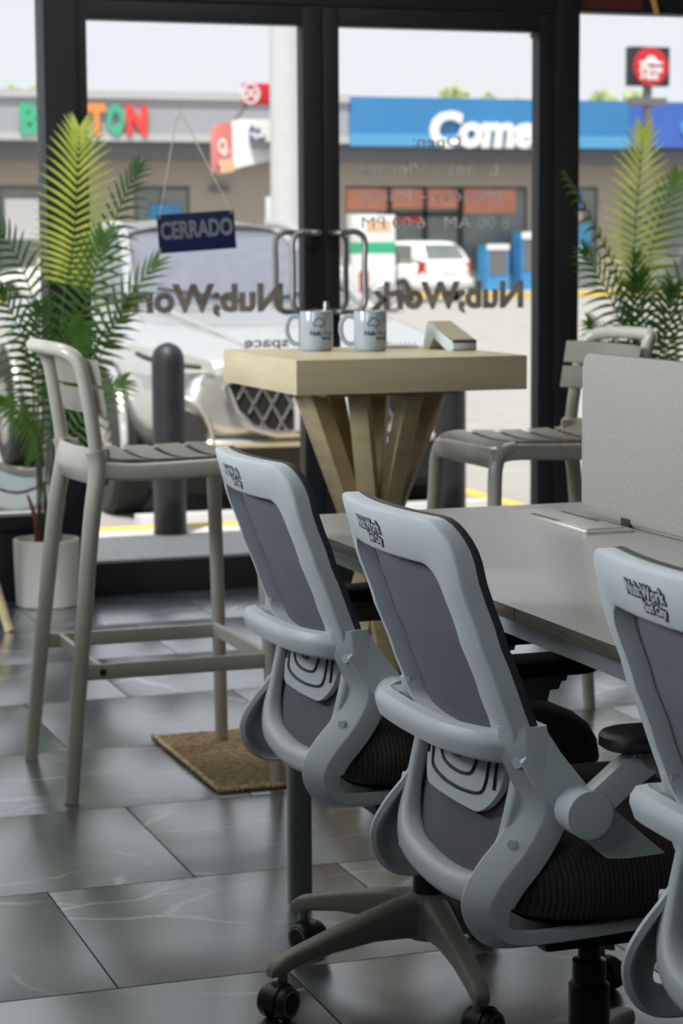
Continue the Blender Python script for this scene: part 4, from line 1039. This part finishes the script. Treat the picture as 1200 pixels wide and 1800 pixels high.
# ------------------------------------------------------------------ potted palms
def frond(parent, ctrl, L, n, m, droop=.25, face=(0, -1, 0), seed=0, t0=.22, w=.0135, fold=.35):
    """ctrl: 4 points of the midrib; leaflets in two ranks in the plane facing 'face'"""
    rnd = random.Random(seed)
    path = smooth_path(ctrl, 10); N = len(path) - 1
    st_ = obj('frond', tube(B(), path, .0048, 6, scale=[1 - .75 * i / N for i in range(N + 1)]), M_STEM, parent)
    bm = B(); Fv = Vector(face).normalized()
    def at(t):
        f = t * N; i = min(int(f), N - 1); return path[i].lerp(path[i + 1], f - i), (path[i + 1] - path[i]).normalized()
    n = int(n * .86); L = L * 1.1
    for k in range(n):
        t = t0 + (1 - t0) * (k + .5) / n
        p, tg = at(min(t, .999))
        lat = tg.cross(Fv).normalized()
        s_t = (t - t0) / (1 - t0)
        ln = L * (math.sin(PI * (.20 + .68 * s_t)) ** .7) * rnd.uniform(.92, 1.06)
        if s_t > .9: ln *= .9
        ang = math.radians(80 - 60 * s_t ** 1.15)
        for s in (-1, 1):
            d = (tg * math.cos(ang) + lat * s * math.sin(ang)).normalized()
            nrm = d.cross(tg * s).normalized()
            if nrm.dot(Fv) < 0: nrm = -nrm
            prev = None
            segs = 4
            wv = (d.cross(nrm)).normalized()
            for j in range(segs + 1):
                q = j / segs
                c = p + d * ln * q + nrm * (fold * ln * q * (1 - q) * .35) + Vector((0, 0, -1)) * droop * ln * q * q - tg * (ln * .10 * q * q * (1 - s_t))
                hw = w * .5 * (1 - q ** 2.2) * (.55 + .45 * min(1, q * 5)) + .0004
                cur = [bm.verts.new(c - wv * hw), bm.verts.new(c + nrm * hw * .35), bm.verts.new(c + wv * hw)]
                if prev:
                    bm.faces.new((prev[0], prev[1], cur[1], cur[0])); bm.faces.new((prev[1], prev[2], cur[2], cur[1]))
                prev = cur
    obj('leaflets', bm, m, st_, recalc=False)
    return st_

def pot(parent):
    obj('pot', lathe(B(), [(.001, .004), (.104, .0), (.110, .004), (.1165, .20), (.1165, .236), (.114, .239), (.105, .239), (.103, .236), (.101, .19), (.001, .19)], n=44), M_POT, parent)
    obj('soil', lathe(B(), [(.1005, .192), (.1, .205), (.05, .212), (.001, .214)], n=30), M_SOIL, parent)

pl = empty('potted_palm', (1.53, 7.635, 0)); tag(pl, 'artificial palm in a white round pot beside the left door post', 'potted plant', 'potted palms by the shop front')
pot(pl)
def W(x, y, z): return Vector((x - 1.53, y - 7.635, z))
base = [(1.50, 7.62, .2), (1.52, 7.66, .2), (1.545, 7.63, .2), (1.53, 7.60, .2), (1.56, 7.65, .2)]
FL = [  # base index, mid1, mid2, tip, leaf length, pairs, material
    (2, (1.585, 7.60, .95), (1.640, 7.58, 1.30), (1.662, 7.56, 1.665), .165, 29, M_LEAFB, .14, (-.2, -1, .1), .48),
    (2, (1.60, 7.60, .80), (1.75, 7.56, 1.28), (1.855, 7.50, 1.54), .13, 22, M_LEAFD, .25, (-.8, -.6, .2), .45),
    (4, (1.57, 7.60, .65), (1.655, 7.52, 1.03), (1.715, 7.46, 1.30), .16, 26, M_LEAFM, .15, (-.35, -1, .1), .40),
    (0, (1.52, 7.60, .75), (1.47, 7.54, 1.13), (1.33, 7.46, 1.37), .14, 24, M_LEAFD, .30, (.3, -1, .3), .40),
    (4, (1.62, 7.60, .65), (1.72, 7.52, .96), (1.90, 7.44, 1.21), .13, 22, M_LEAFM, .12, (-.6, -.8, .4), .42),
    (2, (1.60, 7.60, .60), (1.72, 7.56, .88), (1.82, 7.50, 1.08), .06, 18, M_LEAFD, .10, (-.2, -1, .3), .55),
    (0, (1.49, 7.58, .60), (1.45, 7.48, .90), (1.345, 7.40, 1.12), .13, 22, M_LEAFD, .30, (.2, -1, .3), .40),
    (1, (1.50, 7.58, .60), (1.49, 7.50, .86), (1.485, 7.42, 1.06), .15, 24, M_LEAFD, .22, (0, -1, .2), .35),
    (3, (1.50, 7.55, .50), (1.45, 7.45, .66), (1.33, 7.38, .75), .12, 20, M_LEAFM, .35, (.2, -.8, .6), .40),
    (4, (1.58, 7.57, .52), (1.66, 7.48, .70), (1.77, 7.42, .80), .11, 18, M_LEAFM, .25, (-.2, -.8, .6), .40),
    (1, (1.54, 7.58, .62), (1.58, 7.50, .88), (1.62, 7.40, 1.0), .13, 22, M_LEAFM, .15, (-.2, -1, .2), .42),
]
for i, (b, c1, c2, tp, L_, n_, m_, dr, fc, t0) in enumerate(FL):
    frond(pl, [W(*base[b]), W(*c1), W(*c2), W(*tp)], L_, n_, m_, dr, fc, i, t0)
for k, (x, y, h_, tx) in enumerate(((1.495, 7.60, .20, -.035), (1.565, 7.60, .17, .03), (1.53, 7.64, .24, .0))):
    obj('sheath', tube(B(), smooth_path([W(x, y, .2), W(x + tx * .3, y, .2 + h_ * .6), W(x + tx, y, .2 + h_)], 4), .013, 8, scale=[1 - .085 * j for j in range(9)]), M_BROWN, pl)

pr = empty('potted_palm', (3.80, 7.50, 0)); tag(pr, 'artificial palm behind the desk screen at the right window', 'potted plant', 'potted palms by the shop front')
pot(pr)
def W2(x, y, z): return Vector((x - 3.80, y - 7.50, z))
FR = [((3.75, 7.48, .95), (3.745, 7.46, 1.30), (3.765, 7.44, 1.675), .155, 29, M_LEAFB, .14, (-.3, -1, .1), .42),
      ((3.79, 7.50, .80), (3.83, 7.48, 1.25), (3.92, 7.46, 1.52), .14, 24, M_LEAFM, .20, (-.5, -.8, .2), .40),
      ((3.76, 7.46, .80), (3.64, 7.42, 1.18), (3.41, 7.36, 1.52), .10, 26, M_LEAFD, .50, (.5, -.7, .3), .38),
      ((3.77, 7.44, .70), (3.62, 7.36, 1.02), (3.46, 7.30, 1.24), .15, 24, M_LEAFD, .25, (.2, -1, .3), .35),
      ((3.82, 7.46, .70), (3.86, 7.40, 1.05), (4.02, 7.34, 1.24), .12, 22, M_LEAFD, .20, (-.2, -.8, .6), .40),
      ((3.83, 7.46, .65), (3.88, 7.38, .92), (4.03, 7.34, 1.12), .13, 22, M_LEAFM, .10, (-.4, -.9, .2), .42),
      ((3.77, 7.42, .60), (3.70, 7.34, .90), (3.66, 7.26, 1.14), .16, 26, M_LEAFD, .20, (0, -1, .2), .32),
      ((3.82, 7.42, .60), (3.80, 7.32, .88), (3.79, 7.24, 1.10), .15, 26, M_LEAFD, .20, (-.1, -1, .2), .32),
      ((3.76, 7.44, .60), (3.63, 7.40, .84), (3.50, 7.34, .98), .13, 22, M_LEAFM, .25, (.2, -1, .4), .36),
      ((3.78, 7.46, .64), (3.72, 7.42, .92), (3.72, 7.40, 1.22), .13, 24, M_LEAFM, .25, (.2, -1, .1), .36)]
for i, (c1, c2, tp, L_, n_, m_, dr, fc, t0) in enumerate(FR):
    frond(pr, [W2(3.80 + .02 * math.sin(i * 2.1), 7.50 + .02 * math.cos(i * 2.1), .2), W2(*c1), W2(*c2), W2(*tp)], L_, n_, m_, dr, fc, 40 + i, t0)

# ------------------------------------------------------------------ wooden stool whose foot shows at the left edge
ws = empty('wooden_stool', (1.11, 7.30, 0)); tag(ws, 'wooden stool whose splayed leg shows at the left photo edge', 'stool')
obj('seat', lathe(B(), [(.001, .42), (.15, .42), (.16, .43), (.16, .448), (.152, .455), (.001, .455)], n=36), M_WOOD, ws)
for k in range(4):
    a = math.radians(-38 + 90 * k); d = Vector((math.cos(a), math.sin(a), 0))
    obj('leg', cyl(B(), d * .245, d * .10 + Vector((0, 0, .425)), .016, .021, 14), M_WOOD, ws)
